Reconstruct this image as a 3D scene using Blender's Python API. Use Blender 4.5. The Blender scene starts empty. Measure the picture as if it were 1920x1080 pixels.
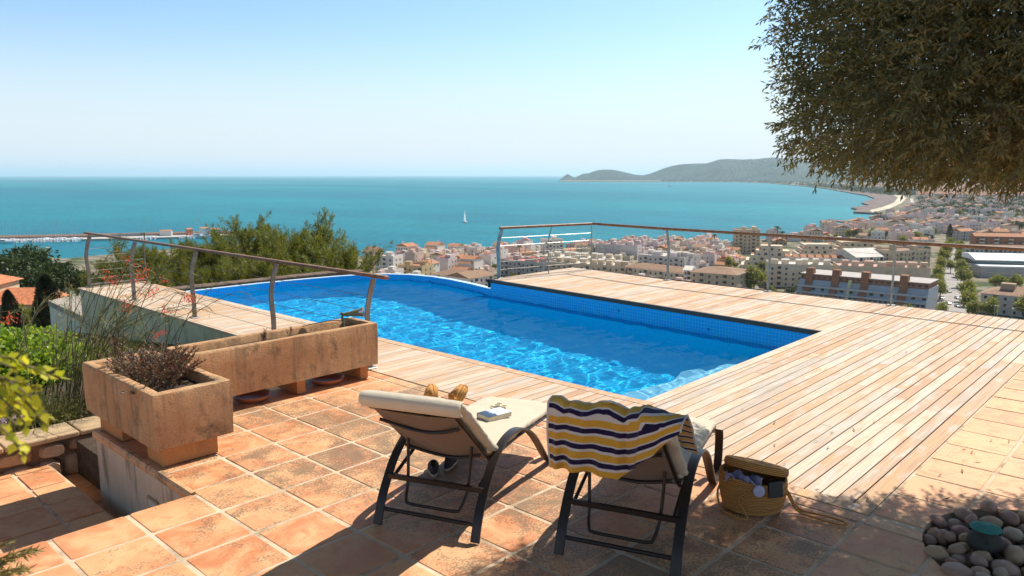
import bpy, bmesh, math, random
import numpy as np
from mathutils import Vector, Matrix, Quaternion
random.seed(7); np.random.seed(7)
sc = bpy.context.scene
COL = sc.collection
R = math.radians

# ------------------------------------------------------------------ camera
# axes: +X runs across the deck boards towards the sea (also towards the sun), +Y along the pool, Z up, terrace = 0
EYE = 1.95
FOC = 1410.0                       # focal length in pixels of the 1920 wide photograph
PITCH = math.atan(212/FOC)
AZ = R(43.008)                     # heading of the camera, counter clockwise from +X
cam = bpy.data.cameras.new('camera'); camo = bpy.data.objects.new('camera', cam); COL.objects.link(camo)
cam.sensor_width = 36; cam.lens = FOC/1920*36
cam.clip_start = 0.05; cam.clip_end = 250000
camo.location = (0, 0, EYE); camo.rotation_euler = (math.pi/2-PITCH, 0, AZ-math.pi/2)
cam.dof.use_dof = True; cam.dof.focus_distance = 6.5; cam.dof.aperture_fstop = 6.3
sc.camera = camo

# ------------------------------------------------------------------ sky, sun, exposure
SUN_EL, SUN_AZ = R(51), R(-2)
w = bpy.data.worlds.new('World'); sc.world = w; w.use_nodes = True
nt = w.node_tree; nt.nodes.clear()
sky = nt.nodes.new('ShaderNodeTexSky'); sky.sky_type = 'NISHITA'; sky.sun_disc = False
sky.sun_elevation = SUN_EL; sky.sun_rotation = R(90)-SUN_AZ
sky.altitude = 60; sky.air_density = 1.0; sky.dust_density = 0.6; sky.ozone_density = 2.0
bg = nt.nodes.new('ShaderNodeBackground'); bg.inputs[1].default_value = 0.092
wo = nt.nodes.new('ShaderNodeOutputWorld')
geo = nt.nodes.new('ShaderNodeNewGeometry'); sp = nt.nodes.new('ShaderNodeSeparateXYZ'); nt.links.new(geo.outputs['Incoming'], sp.inputs[0])
mr = nt.nodes.new('ShaderNodeMapRange'); mr.inputs[1].default_value = 0.0; mr.inputs[2].default_value = -0.22; mr.inputs[3].default_value = 0.9; mr.inputs[4].default_value = 0.0; mr.interpolation_type='SMOOTHERSTEP'
nt.links.new(sp.outputs[2], mr.inputs[0])
mxw = nt.nodes.new('ShaderNodeMix'); mxw.data_type = 'RGBA'; nt.links.new(mr.outputs[0], mxw.inputs[0]); gr = nt.nodes.new('ShaderNodeMapRange'); gr.inputs[1].default_value = -0.38; gr.inputs[2].default_value = -0.62; nt.links.new(sp.outputs[2], gr.inputs[0]); gr.interpolation_type='SMOOTHSTEP'
gc = nt.nodes.new('ShaderNodeMix'); gc.data_type='RGBA'; nt.links.new(gr.outputs[0], gc.inputs[0]); gc.inputs[6].default_value=(1.10,1.27,1.34,1); gc.inputs[7].default_value=(.64,.54,.43,1)
gm = nt.nodes.new('ShaderNodeMix'); gm.data_type='RGBA'; gm.blend_type='MULTIPLY'; gm.inputs[0].default_value=1; nt.links.new(sky.outputs[0], gm.inputs[6]); nt.links.new(gc.outputs[2], gm.inputs[7])
nt.links.new(gm.outputs[2], mxw.inputs[6]); mxw.inputs[7].default_value = (6.4, 6.95, 7.5, 1)
nt.links.new(mxw.outputs[2], bg.inputs[0]); nt.links.new(bg.outputs[0], wo.inputs[0])
sun = bpy.data.lights.new('sun', 'SUN'); suno = bpy.data.objects.new('sun', sun); COL.objects.link(suno)
sun.energy = 4.7; sun.angle = R(0.5); sun.color = (1.0, 0.945, 0.85)
sdir = Vector((math.cos(SUN_EL)*math.cos(SUN_AZ), math.cos(SUN_EL)*math.sin(SUN_AZ), math.sin(SUN_EL)))
suno.rotation_euler = sdir.to_track_quat('Z', 'Y').to_euler()
suno.location = sdir*60
sc.view_settings.view_transform = 'Standard'; sc.view_settings.look = 'None'
sc.view_settings.exposure = 0.50; sc.view_settings.gamma = 1.0; sc.view_settings.use_curve_mapping = False
cy = sc.cycles
cy.use_denoising = True
try: cy.denoiser = 'OPENIMAGEDENOISE'
except Exception: pass
cy.max_bounces = 8; cy.diffuse_bounces = 4; cy.glossy_bounces = 3; cy.transmission_bounces = 5
cy.transparent_max_bounces = 10; cy.volume_bounces = 2; cy.sample_clamp_indirect = 6
cy.caustics_reflective = False; cy.caustics_refractive = True

# ------------------------------------------------------------------ helpers
def at(x, y, z=0.0):
    """point of height z seen at photo position x, y (used only to survey where things stand)"""
    cx = (x-960)/FOC; cyy = (540-y)/FOC; c, s = math.cos(PITCH), math.sin(PITCH)
    dx, dy, dz = cx, c+cyy*s, -s+cyy*c
    t = (z-EYE)/dz
    rx, fy = dx*t, dy*t
    return Vector((fy*math.cos(AZ)+rx*math.sin(AZ), fy*math.sin(AZ)-rx*math.cos(AZ), z))
def polar(x, d, z=0.0):
    """point in the bearing of photo column x, d metres ahead"""
    rx = (x-960)/(FOC/math.cos(PITCH))*d
    return Vector((d*math.cos(AZ)+rx*math.sin(AZ), d*math.sin(AZ)-rx*math.cos(AZ), z))

def seen(x, y, d):
    """point d metres ahead in the direction of photo position x, y"""
    cx = (x-960)/FOC; cyy = (540-y)/FOC; c, s = math.cos(PITCH), math.sin(PITCH); t = d/(c+cyy*s)
    rx = cx*t; return Vector((d*math.cos(AZ)+rx*math.sin(AZ), d*math.sin(AZ)-rx*math.cos(AZ), EYE+(-s+cyy*c)*t))

def tag(o, label=None, cat=None, group=None, kind=None):
    if label: o['label'] = label
    if cat: o['category'] = cat
    if group: o['group'] = group
    if kind: o['kind'] = kind
    return o
def empty(name, loc=(0,0,0), rz=0, label=None, cat=None, group=None):
    o = bpy.data.objects.new(name, None); COL.objects.link(o)
    o.location = loc; o.rotation_euler = (0,0,rz); o.empty_display_size = .1
    return tag(o, label, cat, group)
class MB:
    """collects faces for ONE mesh"""
    def __init__(s): s.v=[]; s.f=[]; s.m=[]; s.r=[]
    def add(s, vs, fs, mi=0, rnd=None):
        b=len(s.v); s.v += [tuple(p) for p in vs]
        r = random.random() if rnd is None else rnd
        for f in fs: s.f.append(tuple(i+b for i in f)); s.m.append(mi); s.r.append(r)
    def box(s, x0,x1,y0,y1,z0,z1, mi=0, rnd=None, M=None):
        vs=[(x,y,z) for z in (z0,z1) for x,y in ((x0,y0),(x1,y0),(x1,y1),(x0,y1))]
        if M is not None: vs=[tuple(M@Vector(p)) for p in vs]
        s.add(vs, [(3,2,1,0),(4,5,6,7),(0,1,5,4),(1,2,6,5),(2,3,7,6),(3,0,4,7)], mi, rnd)
    def prism(s, poly, z0, z1, mi=0, rnd=None, M=None):
        n=len(poly)
        a=sum(poly[i][0]*poly[(i+1)%n][1]-poly[(i+1)%n][0]*poly[i][1] for i in range(n))
        if a<0: poly=poly[::-1]
        vs=[(p[0],p[1],z0) for p in poly]+[(p[0],p[1],z1) for p in poly]
        if M is not None: vs=[tuple(M@Vector(p)) for p in vs]
        s.add(vs, [tuple(range(n))[::-1], tuple(range(n,2*n))]+[(i,(i+1)%n,n+(i+1)%n,n+i) for i in range(n)], mi, rnd)
    def tube(s, pts, r, k=8, mi=0, rnd=None, closed=False, cap=True):
        pts=[Vector(p) for p in pts]; n=len(pts)
        rs = r if isinstance(r,(list,tuple)) else [r]*n
        t0=(pts[1]-pts[0]).normalized(); up=Vector((0,0,1)) if abs(t0.z)<.9 else Vector((1,0,0))
        nrm=(up-t0*up.dot(t0)).normalized(); vs=[]
        for i,p in enumerate(pts):
            if closed: t=(pts[(i+1)%n]-pts[i-1]).normalized()
            else: t=(pts[min(i+1,n-1)]-pts[max(i-1,0)]).normalized()
            nrm=(nrm-t*nrm.dot(t))
            nrm = nrm.normalized() if nrm.length>1e-6 else t.orthogonal().normalized()
            b=t.cross(nrm)
            for j in range(k):
                a=2*math.pi*j/k; vs.append(p+(nrm*math.cos(a)+b*math.sin(a))*rs[i])
        fs=[]
        for i in range(n if closed else n-1):
            for j in range(k):
                a=i*k+j; b_=i*k+(j+1)%k; c=((i+1)%n)*k+(j+1)%k; d=((i+1)%n)*k+j
                fs.append((a,b_,c,d))
        if cap and not closed: fs += [tuple(range(k))[::-1], tuple(range((n-1)*k,n*k))]
        s.add(vs,fs,mi,rnd)
    def strip(s, pts, side, wd, th, mi=0, rnd=None):
        """flat bar: rectangle wd (along side) x th swept along pts"""
        pts=[Vector(p) for p in pts]; sd=Vector(side).normalized(); n=len(pts); vs=[]
        for i,p in enumerate(pts):
            t=(pts[min(i+1,n-1)]-pts[max(i-1,0)]).normalized(); nn=t.cross(sd).normalized()
            for a,b in ((-1,-1),(1,-1),(1,1),(-1,1)): vs.append(p+sd*(a*wd/2)+nn*(b*th/2))
        fs=[]
        for i in range(n-1):
            for j in range(4): fs.append((i*4+j,i*4+(j+1)%4,(i+1)*4+(j+1)%4,(i+1)*4+j))
        fs += [(3,2,1,0),tuple(range((n-1)*4,n*4))]
        s.add(vs,fs,mi,rnd)
    def lathe(s, prof, c=(0,0,0), k=24, mi=0, rnd=None, cap=True):
        vs=[]; n=len(prof)
        for r,z in prof:
            for j in range(k):
                a=2*math.pi*j/k; vs.append((c[0]+r*math.cos(a),c[1]+r*math.sin(a),c[2]+z))
        fs=[(i*k+j,i*k+(j+1)%k,(i+1)*k+(j+1)%k,(i+1)*k+j) for i in range(n-1) for j in range(k)]
        if cap: fs += [tuple(range(k))[::-1],tuple(range((n-1)*k,n*k))]
        s.add(vs,fs,mi,rnd)
    def mesh(s, name, mats):
        me=bpy.data.meshes.new(name); me.from_pydata(s.v,[],s.f)
        for m in (mats if isinstance(mats,(list,tuple)) else [mats]): me.materials.append(m)
        if s.f:
            me.polygons.foreach_set('material_index', s.m)
            a=me.attributes.new('rnd','FLOAT','FACE'); a.data.foreach_set('value', s.r)
        me.update(); return me
    def build(s, name, mats, parent=None, smooth=False, bevel=0, seg=2, loc=None, sub=0, angle=40):
        me=s.mesh(name,mats); o=bpy.data.objects.new(name,me); COL.objects.link(o)
        if parent: o.parent=parent
        if loc is not None: o.location=loc
        fix_normals(me)
        if smooth:
            for p in me.polygons: p.use_smooth=True
            if angle<180: sharp(me, angle)
        if bevel:
            b=o.modifiers.new('bevel','BEVEL'); b.width=bevel; b.segments=seg; b.limit_method='ANGLE'; b.angle_limit=R(35)
        if sub:
            b=o.modifiers.new('sub','SUBSURF'); b.levels=sub; b.render_levels=sub
        return o
def fix_normals(me):
    bm=bmesh.new(); bm.from_mesh(me); bmesh.ops.recalc_face_normals(bm,faces=bm.faces); bm.to_mesh(me); bm.free()
def sharp(me, ang):
    bm=bmesh.new(); bm.from_mesh(me)
    for e in bm.edges:
        if len(e.link_faces)==2 and e.calc_face_angle(0)>R(ang): e.smooth=False
    bm.to_mesh(me); bm.free()
def npmesh(name, co, faces, mat, rnd=None, parent=None, smooth=False, mi=None):
    """co (N,3), faces (M,k)"""
    co=np.asarray(co,dtype=np.float32); faces=np.asarray(faces,dtype=np.int32); k=faces.shape[1]; m=len(faces)
    me=bpy.data.meshes.new(name); me.vertices.add(len(co)); me.vertices.foreach_set('co',co.ravel())
    me.loops.add(m*k); me.loops.foreach_set('vertex_index',faces.ravel())
    me.polygons.add(m); me.polygons.foreach_set('loop_start',np.arange(0,m*k,k,dtype=np.int32))
    try: me.polygons.foreach_set('loop_total',np.full(m,k,dtype=np.int32))
    except Exception: pass
    for mt in (mat if isinstance(mat,(list,tuple)) else [mat]): me.materials.append(mt)
    if mi is not None: me.polygons.foreach_set('material_index',np.asarray(mi,dtype=np.int32))
    if smooth: me.polygons.foreach_set('use_smooth',np.ones(m,dtype=bool))
    me.update(calc_edges=True)
    if rnd is not None:
        a=me.attributes.new('rnd','FLOAT','FACE'); a.data.foreach_set('value',np.asarray(rnd,dtype=np.float32))
    me.validate()
    o=bpy.data.objects.new(name,me); COL.objects.link(o)
    if parent: o.parent=parent
    return o

# ------------------------------------------------------------------ materials
class NT:
    def __init__(s, name):
        s.m=bpy.data.materials.new(name); s.m.use_nodes=True; s.t=s.m.node_tree; s.t.nodes.clear()
        s.out=s.n('ShaderNodeOutputMaterial')
    def n(s, typ, **kw):
        o=s.t.nodes.new(typ)
        for k,v in kw.items(): setattr(o,k,v)
        return o
    def L(s,a,b): s.t.links.new(a,b)
    def put(s, node, key, val):
        if val is None: return
        if hasattr(val,'links') or hasattr(val,'is_output'): s.L(val,node.inputs[key])
        else:
            if isinstance(val,tuple) and len(val)==3 and node.inputs[key].type=='RGBA': val=val+(1,)
            node.inputs[key].default_value=val
    def coord(s, kind='Object', scale=None, rot=None, loc=None):
        tc=s.n('ShaderNodeTexCoord'); o=tc.outputs[kind]
        if scale is not None or rot is not None or loc is not None:
            mp=s.n('ShaderNodeMapping'); s.L(o,mp.inputs[0])
            if scale is not None: mp.inputs['Scale'].default_value = scale if isinstance(scale,tuple) else (scale,)*3
            if rot is not None: mp.inputs['Rotation'].default_value=rot
            if loc is not None: mp.inputs['Location'].default_value=loc
            o=mp.outputs[0]
        return o
    def noise(s, vec, scale, detail=4, rough=.55, dist=0, out=0):
        o=s.n('ShaderNodeTexNoise'); s.put(o,'Vector',vec); o.inputs['Scale'].default_value=scale
        o.inputs['Detail'].default_value=detail; o.inputs['Roughness'].default_value=rough; o.inputs['Distortion'].default_value=dist
        return o.outputs[out]
    def voro(s, vec, scale, feature='F1', out=0, rnd=1):
        o=s.n('ShaderNodeTexVoronoi'); o.feature=feature; s.put(o,'Vector',vec); o.inputs['Scale'].default_value=scale
        o.inputs['Randomness'].default_value=rnd
        return o.outputs[out]
    def ramp(s, fac, stops, interp='LINEAR'):
        o=s.n('ShaderNodeValToRGB'); s.put(o,0,fac); o.color_ramp.interpolation=interp
        el=o.color_ramp.elements
        while len(el)<len(stops): el.new(.5)
        for e,(p,c) in zip(el,stops):
            e.position=p; e.color = (c,c,c,1) if not isinstance(c,tuple) else c+(1,)
        return o.outputs[0]
    def mix(s, fac, a, b, mode='MIX'):
        o=s.n('ShaderNodeMix'); o.data_type='RGBA'; o.blend_type=mode
        s.put(o,0,fac); s.put(o,6,a); s.put(o,7,b); return o.outputs[2]
    def math(s, op, a, b=None, c=None, clamp=False):
        o=s.n('ShaderNodeMath'); o.operation=op; o.use_clamp=clamp; s.put(o,0,a)
        if b is not None: s.put(o,1,b)
        if c is not None: s.put(o,2,c)
        return o.outputs[0]
    def attr(s, name='rnd'):
        o=s.n('ShaderNodeAttribute'); o.attribute_name=name; return o.outputs['Fac']
    def objrnd(s): return s.n('ShaderNodeObjectInfo').outputs['Random']
    def sep(s, vec):
        o=s.n('ShaderNodeSeparateXYZ'); s.L(vec,o.inputs[0]); return o.outputs
    def bump(s, h, dist=.01, strength=1, normal=None):
        o=s.n('ShaderNodeBump'); s.put(o,'Height',h); o.inputs['Distance'].default_value=dist; o.inputs['Strength'].default_value=strength
        if normal is not None: s.L(normal,o.inputs['Normal'])
        return o.outputs[0]
    def pbsdf(s, col, rough=.6, normal=None, metal=0, spec=.5, sub=None, trans=None, sheen=None, final=True):
        o=s.n('ShaderNodeBsdfPrincipled'); s.put(o,'Base Color',col); s.put(o,'Roughness',rough); s.put(o,'Metallic',metal)
        s.put(o,'Specular IOR Level',spec)
        if normal is not None: s.L(normal,o.inputs['Normal'])
        if sheen: s.put(o,'Sheen Weight',sheen)
        if final: s.L(o.outputs[0],s.out.inputs[0])
        return o.outputs[0]
def simple(name, col, rough=.6, metal=0, var=.12, scale=8, bump=0, spec=.5):
    t=NT(name); c=t.coord(); n=t.noise(c,scale,5)
    v=t.ramp(n,[(.25,1-var*1.6),(.75,1+var)])
    base=t.mix(1.0,col,v,'MULTIPLY')
    nb=t.bump(t.noise(c,scale*6,4),bump) if bump else None
    t.pbsdf(base,rough,nb,metal,spec); return t.m
# terracotta floor tile: colour per tile, mineral clouds, black lichen speckle
def tile_mat(name, stain):
    t=NT(name); c=t.coord(); r=t.attr()
    base=t.ramp(r,[(0,(.56,.21,.085)),(.3,(.64,.28,.125)),(.6,(.68,.35,.165)),(.85,(.60,.24,.11)),(1,(.72,.41,.20))])
    sc_=t.n('ShaderNodeVectorMath',operation='ADD'); t.L(c,sc_.inputs[0])
    cb=t.n('ShaderNodeCombineXYZ'); t.put(cb,0,t.math('MULTIPLY',r,37.)); t.put(cb,1,t.math('MULTIPLY',r,91.)); t.L(cb.outputs[0],sc_.inputs[1])
    v=sc_.outputs[0]
    cloud=t.noise(v,4.2,5,.6,.7)
    base=t.mix(t.ramp(cloud,[(.42,0.),(.62,.75)]),base,(.72,.43,.215))
    cloud2=t.noise(v,7,4,.6,1.2)
    base=t.mix(t.ramp(cloud2,[(.52,0.),(.68,.6)]),base,(.56,.18,.07))
    # lichen
    big=t.noise(c,1.1,3,.55)
    ed=t.noise(v,3.6,6,.72,.6)
    sp=t.noise(c,70,3,.7)
    m=t.math('ADD',t.math('MULTIPLY',ed,1.0),t.math('MULTIPLY',t.math('SUBTRACT',sp,.5),1.0))
    m=t.math('ADD',m,t.math('MULTIPLY',t.math('SUBTRACT',big,.5),.55))
    m=t.math('ADD',m,t.math('MULTIPLY',t.math('SUBTRACT',r,.5),.10))
    if stain=='field':
        x,y,z=t.sep(c)
        # more wear between planter and loungers, clean at the step edge
        g=t.math('SUBTRACT',1,t.math('MULTIPLY',t.math('ABSOLUTE',t.math('SUBTRACT',x,3.2)),.42))
        g=t.math('SUBTRACT',g,t.math('MULTIPLY',t.math('MAXIMUM',t.math('SUBTRACT',y,5.3),0),.7))
        g=t.math('SUBTRACT',g,t.math('MULTIPLY',t.math('MAXIMUM',t.math('SUBTRACT',1.6,y),0),.45))
        off=t.math('MULTIPLY',t.math('SUBTRACT',t.math('MAXIMUM',g,0),.66),.24)
        m=t.math('ADD',m,off)
    elif stain=='low': m=t.math('SUBTRACT',m,.17)
    lich=t.ramp(m,[(.50,0.),(.60,.72),(.85,.88)])
    lc=t.mix(t.noise(c,9,3),(.24,.165,.09),(.12,.088,.06))
    base=t.mix(lich,base,lc)
    fine=t.noise(c,160,2)
    base=t.mix(.25,base,t.ramp(fine,[(.3,.55),(.7,1.3)]),'MULTIPLY')
    hb=t.math('ADD',t.math('MULTIPLY',cloud,.6),t.math('MULTIPLY',fine,.15))
    t.pbsdf(base,t.ramp(cloud,[(.3,.5),(.7,.72)]),t.bump(hb,.006,.7),spec=.35)
    return t.m
M_TILE=tile_mat('terracotta_tile','field'); M_TILE_CLEAN=tile_mat('terracotta_tile_clean','low')
def grout():
    t=NT('grout'); c=t.coord(); n=t.noise(c,5,5,.6)
    col=t.ramp(n,[(.30,(.30,.22,.14)),(.48,(.58,.44,.30)),(.75,(.72,.57,.41))])
    t.pbsdf(col,.9,t.bump(t.noise(c,120,3),.002)); return t.m
M_GROUT=grout()
def wood():
    t=NT('weathered_teak'); c=t.coord(); r=t.attr()
    cb=t.n('ShaderNodeCombineXYZ'); t.put(cb,1,t.math('MULTIPLY',r,7.3)); t.put(cb,0,t.math('MULTIPLY',r,53.))
    ad=t.n('ShaderNodeVectorMath',operation='ADD'); t.L(c,ad.inputs[0]); t.L(cb.outputs[0],ad.inputs[1])
    mp=t.n('ShaderNodeMapping'); t.L(ad.outputs[0],mp.inputs[0]); mp.inputs['Scale'].default_value=(1.2,26,26)
    grain=t.noise(mp.outputs[0],1.6,6,.65,.4)
    base=t.ramp(r,[(0,(.50,.29,.17)),(.15,(.56,.42,.30)),(.35,(.64,.51,.38)),(.5,(.50,.42,.34)),(.62,(.55,.33,.18)),(.78,(.66,.53,.40)),(.9,(.52,.37,.25)),(1,(.60,.36,.19))])
    mp2=t.n('ShaderNodeMapping'); t.L(ad.outputs[0],mp2.inputs[0]); mp2.inputs['Scale'].default_value=(.9,3.2,3)
    pat=t.noise(mp2.outputs[0],1.7,4,.6,.5)
    base=t.mix(t.ramp(pat,[(.50,0.),(.66,.75)]),base,(.60,.33,.16))
    base=t.mix(t.ramp(t.noise(mp2.outputs[0],2.6,4,.6),[(.52,0.),(.68,.8)]),base,(.58,.52,.45))
    base=t.mix(.65,base,t.ramp(grain,[(.3,.58),(.6,1.10)]),'MULTIPLY')
    t.pbsdf(base,.72,t.bump(grain,.0025,.8),spec=.3); return t.m
M_WOOD=wood()
M_GAP=simple('dark_gap',(.030,.024,.018),.9)
M_TRIM=simple('dark_wet_trim',(.085,.055,.038),.5)
def pool_tile(name,a,b,c3,mort,size=.05,uv=True):
    t=NT(name); c=t.coord('UV' if uv else 'Object')
    sc_=t.n('ShaderNodeVectorMath',operation='SCALE'); t.L(c,sc_.inputs[0]); sc_.inputs['Scale'].default_value=1/size
    fl=t.n('ShaderNodeVectorMath',operation='FLOOR'); t.L(sc_.outputs[0],fl.inputs[0])
    wn=t.n('ShaderNodeTexWhiteNoise'); wn.noise_dimensions='2D'; t.L(fl.outputs[0],wn.inputs['Vector'])
    mod=t.noise(fl.outputs[0],.13,2)
    f=t.math('ADD',t.math('MULTIPLY',wn.outputs[0],.8),t.math('MULTIPLY',mod,.25))
    col=t.ramp(f,[(0,a),(.80,a),(.84,b),(.93,b),(.95,c3),(1,c3)],'LINEAR')
    fr=t.n('ShaderNodeVectorMath',operation='FRACTION'); t.L(sc_.outputs[0],fr.inputs[0])
    x,y,z=t.sep(fr.outputs[0])
    e=t.math('MINIMUM',t.math('MINIMUM',x,t.math('SUBTRACT',1,x)),t.math('MINIMUM',y,t.math('SUBTRACT',1,y)))
    mm=t.math('LESS_THAN',e,.05)
    col=t.mix(mm,col,mort)
    t.pbsdf(col,.25,t.bump(t.math('SUBTRACT',1,mm),.001,.5)); return t.m
M_PTILE=pool_tile('pool_mosaic',(.004,.42,.90),(.01,.48,.76),(.008,.18,.60),(.10,.60,.92))
M_PFLOOR=pool_tile('pool_floor_mosaic',(.012,.56,.96),(.02,.62,.97),(.01,.50,.93),(.08,.68,.97),uv=False)
M_PSTEP=pool_tile('pool_step_mosaic',(.35,.72,.85),(.4,.75,.88),(.3,.7,.82),(.5,.8,.9),uv=False)
def stucco(name,a,b,stain=(.10,.09,.06),bump=.004,st=.5,vert=True,sc_=1.0,drip=False):
    t=NT(name); c=t.coord()
    col=t.mix(t.ramp(t.noise(c,2.2*sc_,5,.6),[(.3,0.),(.7,1.)]),a,b)
    mp=t.coord('Object',(5*sc_,5*sc_,.9*sc_)) if vert else t.coord('Object',(3*sc_,3*sc_,3*sc_))
    s1=t.noise(mp,1.4,6,.7,.3)
    col=t.mix(t.math('MULTIPLY',t.ramp(s1,[(.52,0.),(.70,1.)]),st),col,stain)
    if drip:
        s3=t.noise(t.coord('Object',(7,7,.8)),1.3,5,.65,.4); col=t.mix(t.math('MULTIPLY',t.ramp(s3,[(.50,0.),(.66,1.)]),.62),col,(.20,.15,.095))
        s4=t.noise(t.coord('Object',3.2),1.,4,.6); col=t.mix(t.math('MULTIPLY',t.ramp(s4,[(.5,0.),(.7,1.)]),.5),col,(.62,.44,.26))
    sp=t.noise(c,90,3,.7)
    col=t.mix(.5 if drip else .35,col,t.ramp(sp,[(.3,.6),(.7,1.25)]),'MULTIPLY')
    hb=t.math('ADD',sp,t.math('MULTIPLY',t.noise(c,25,4),.8))
    t.pbsdf(col,.88,t.bump(hb,bump,1.),spec=.2); return t.m
M_PLANTER=stucco('terracotta_render',(.52,.27,.13),(.63,.39,.21),(.12,.085,.055),.009,.9,False,drip=True)
M_STUCCO=stucco('grey_white_render',(.68,.55,.41),(.54,.43,.31),(.13,.11,.08),.004,.8)
M_WALLG=stucco('green_stained_render',(.76,.67,.46),(.58,.54,.34),(.09,.085,.06),.003,.85)
M_WHITE_R=stucco('white_render',(.80,.71,.58),(.70,.62,.50),(.30,.25,.22),.003,.35)
M_STONE=stucco('rough_stone',(.50,.30,.17),(.62,.45,.32),(.12,.07,.05),.02,.5,False,1.6)
M_SOIL=simple('soil',(.10,.065,.04),.95,var=.4,scale=14,bump=.03)
M_BRONZE=simple('bronze_paint',(.036,.025,.019),.38,.35,.15,20,spec=.5)
M_STEEL=simple('dull_steel',(.38,.36,.33),.42,.75,.3,12)
M_RUST=stucco('weathered_post',(.33,.31,.29),(.26,.19,.13),(.10,.05,.03),.001,.5,True,3)
M_CABLE=simple('cable',(.22,.20,.18),.45,.6)
M_HRAIL=simple('handrail_wood',(.26,.125,.06),.5,0,.35,14,.001)
M_CANVAS=None
def canvas(name,col,transl=.25):
    t=NT(name); c=t.coord()
    wv=t.n('ShaderNodeTexWave'); wv.wave_type='BANDS'; t.L(c,wv.inputs[0]); wv.inputs['Scale'].default_value=260
    wr=t.noise(c,6,4,.55,.6)
    base=t.mix(t.ramp(wr,[(.3,0.),(.7,1.)]),tuple(x*.93 for x in col),col)
    hb=t.math('ADD',t.math('MULTIPLY',wv.outputs[1],.02),wr)
    nb=t.bump(hb,.02,.6)
    p=t.pbsdf(base,.85,nb,spec=.2,sheen=.2,final=False)
    tr=t.n('ShaderNodeBsdfTranslucent'); t.put(tr,0,tuple(x*.9 for x in col)); t.L(nb,tr.inputs[1])
    mx=t.n('ShaderNodeMixShader'); mx.inputs[0].default_value=transl
    t.L(p,mx.inputs[1]); t.L(tr.outputs[0],mx.inputs[2]); t.L(mx.outputs[0],t.out.inputs[0]); return t.m
M_CANVAS=canvas('cream_canvas',(.74,.64,.48),.12)
M_MESHFAB=canvas('brown_sling_fabric',(.30,.20,.12),.30)
def leafmat(name, stops, transl=.35, rough=.5, tr=None):
    t=NT(name); r=t.attr(); base=t.ramp(r,stops)
    p=t.pbsdf(base,rough,spec=.4,final=False)
    q=t.n('ShaderNodeBsdfTranslucent'); t.put(q,0,t.mix(1.,base,tr or (1.3,1.25,.7),'MULTIPLY'))
    mx=t.n('ShaderNodeMixShader'); mx.inputs[0].default_value=transl
    t.L(p,mx.inputs[1]); t.L(q.outputs[0],mx.inputs[2]); t.L(mx.outputs[0],t.out.inputs[0]); return t.m
M_OLIVE=leafmat('olive_leaf',[(0,(.07,.078,.045)),(.4,(.13,.135,.07)),(.7,(.20,.19,.085)),(.9,(.27,.22,.10)),(1,(.32,.21,.08))],.42,.40)
M_PINE=leafmat('pine_needles',[(0,(.07,.10,.02)),(.5,(.16,.18,.035)),(.85,(.25,.25,.055)),(1,(.28,.19,.06))],.42)
M_DPINE=leafmat('dark_pine',[(0,(.026,.045,.016)),(.6,(.055,.085,.026)),(1,(.11,.14,.04))],.2)
M_CYP=leafmat('cypress_foliage',[(0,(.008,.016,.009)),(1,(.03,.045,.018))],.15)
M_GRN=leafmat('bright_shrub',[(0,(.10,.19,.02)),(.6,(.24,.36,.04)),(1,(.42,.50,.07))],.45)
M_YEL=leafmat('yellow_green_leaf',[(0,(.34,.40,.03)),(1,(.62,.60,.06))],.45)
M_AVE=leafmat('spring_plane_leaf',[(0,(.13,.16,.03)),(.6,(.24,.25,.05)),(1,(.36,.33,.08))],.4)
M_DRY=leafmat('dry_grass',[(0,(.09,.13,.03)),(.5,(.20,.21,.06)),(.8,(.36,.32,.13)),(1,(.46,.38,.22))],.3)
M_BURG=leafmat('burgundy_leaf',[(0,(.035,.045,.02)),(.4,(.10,.05,.04)),(.8,(.20,.06,.055)),(1,(.40,.34,.28))],.3)
M_REDF=leafmat('coral_flower',[(0,(.80,.05,.035)),(1,(.90,.16,.13))],.5)
M_LILAC=leafmat('lilac_flower',[(0,(.55,.40,.72)),(1,(.7,.55,.8))],.4)
M_BARK=simple('bark',(.13,.085,.055),.9,0,.4,10,.01)
M_STEM=simple('stem',(.16,.13,.05),.8,0,.3,30)
# =================================================================== terrace, deck, pool
def tiles(name, u0, v0, nu, nv, keep, mat, z=0.0, pitch=.40, gap=.011, thick=.03):
    m=MB()
    for i in range(nu):
        for j in range(nv):
            x=u0+i*pitch; y=v0+j*pitch
            b=keep(x,y,x+pitch,y+pitch)
            if not b: continue
            x0,y0,x1,y1=b; x0+=gap*random.uniform(.7,1.2); x1-=gap*random.uniform(.7,1.2); y0+=gap*random.uniform(.7,1.2); y1-=gap*random.uniform(.7,1.2)
            if x1-x0<.03 or y1-y0<.03: continue
            cc=.012; poly=[]
            for (cx,cy_,sx,sy) in ((x0,y0,1,1),(x1,y0,-1,1),(x1,y1,-1,-1),(x0,y1,1,-1)):
                a=(cx+sx*cc,cy_); b_=(cx,cy_+sy*cc)
                poly += [b_,a] if (sx,sy) in ((1,1),(-1,-1)) else [a,b_]
            n=len(poly); zt=z+random.uniform(-.0012,.0012); tx=random.uniform(-.004,.004); ty=random.uniform(-.004,.004)
            mx,my=(x0+x1)/2,(y0+y1)/2
            zz=lambda p: zt+tx*(p[0]-mx)+ty*(p[1]-my)
            ins=[(mx+(p[0]-mx)*.972,my+(p[1]-my)*.972) for p in poly]
            vs=[(p[0],p[1],z-thick) for p in poly]+[(p[0],p[1],zz(p)-.005) for p in poly]+[(p[0],p[1],zz(p)) for p in ins]
            fs=[(k,(k+1)%n,n+(k+1)%n,n+k) for k in range(n)]+[(n+k,n+(k+1)%n,2*n+(k+1)%n,2*n+k) for k in range(n)]+[tuple(range(2*n,3*n))]
            m.add(vs,fs)
    return m
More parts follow.
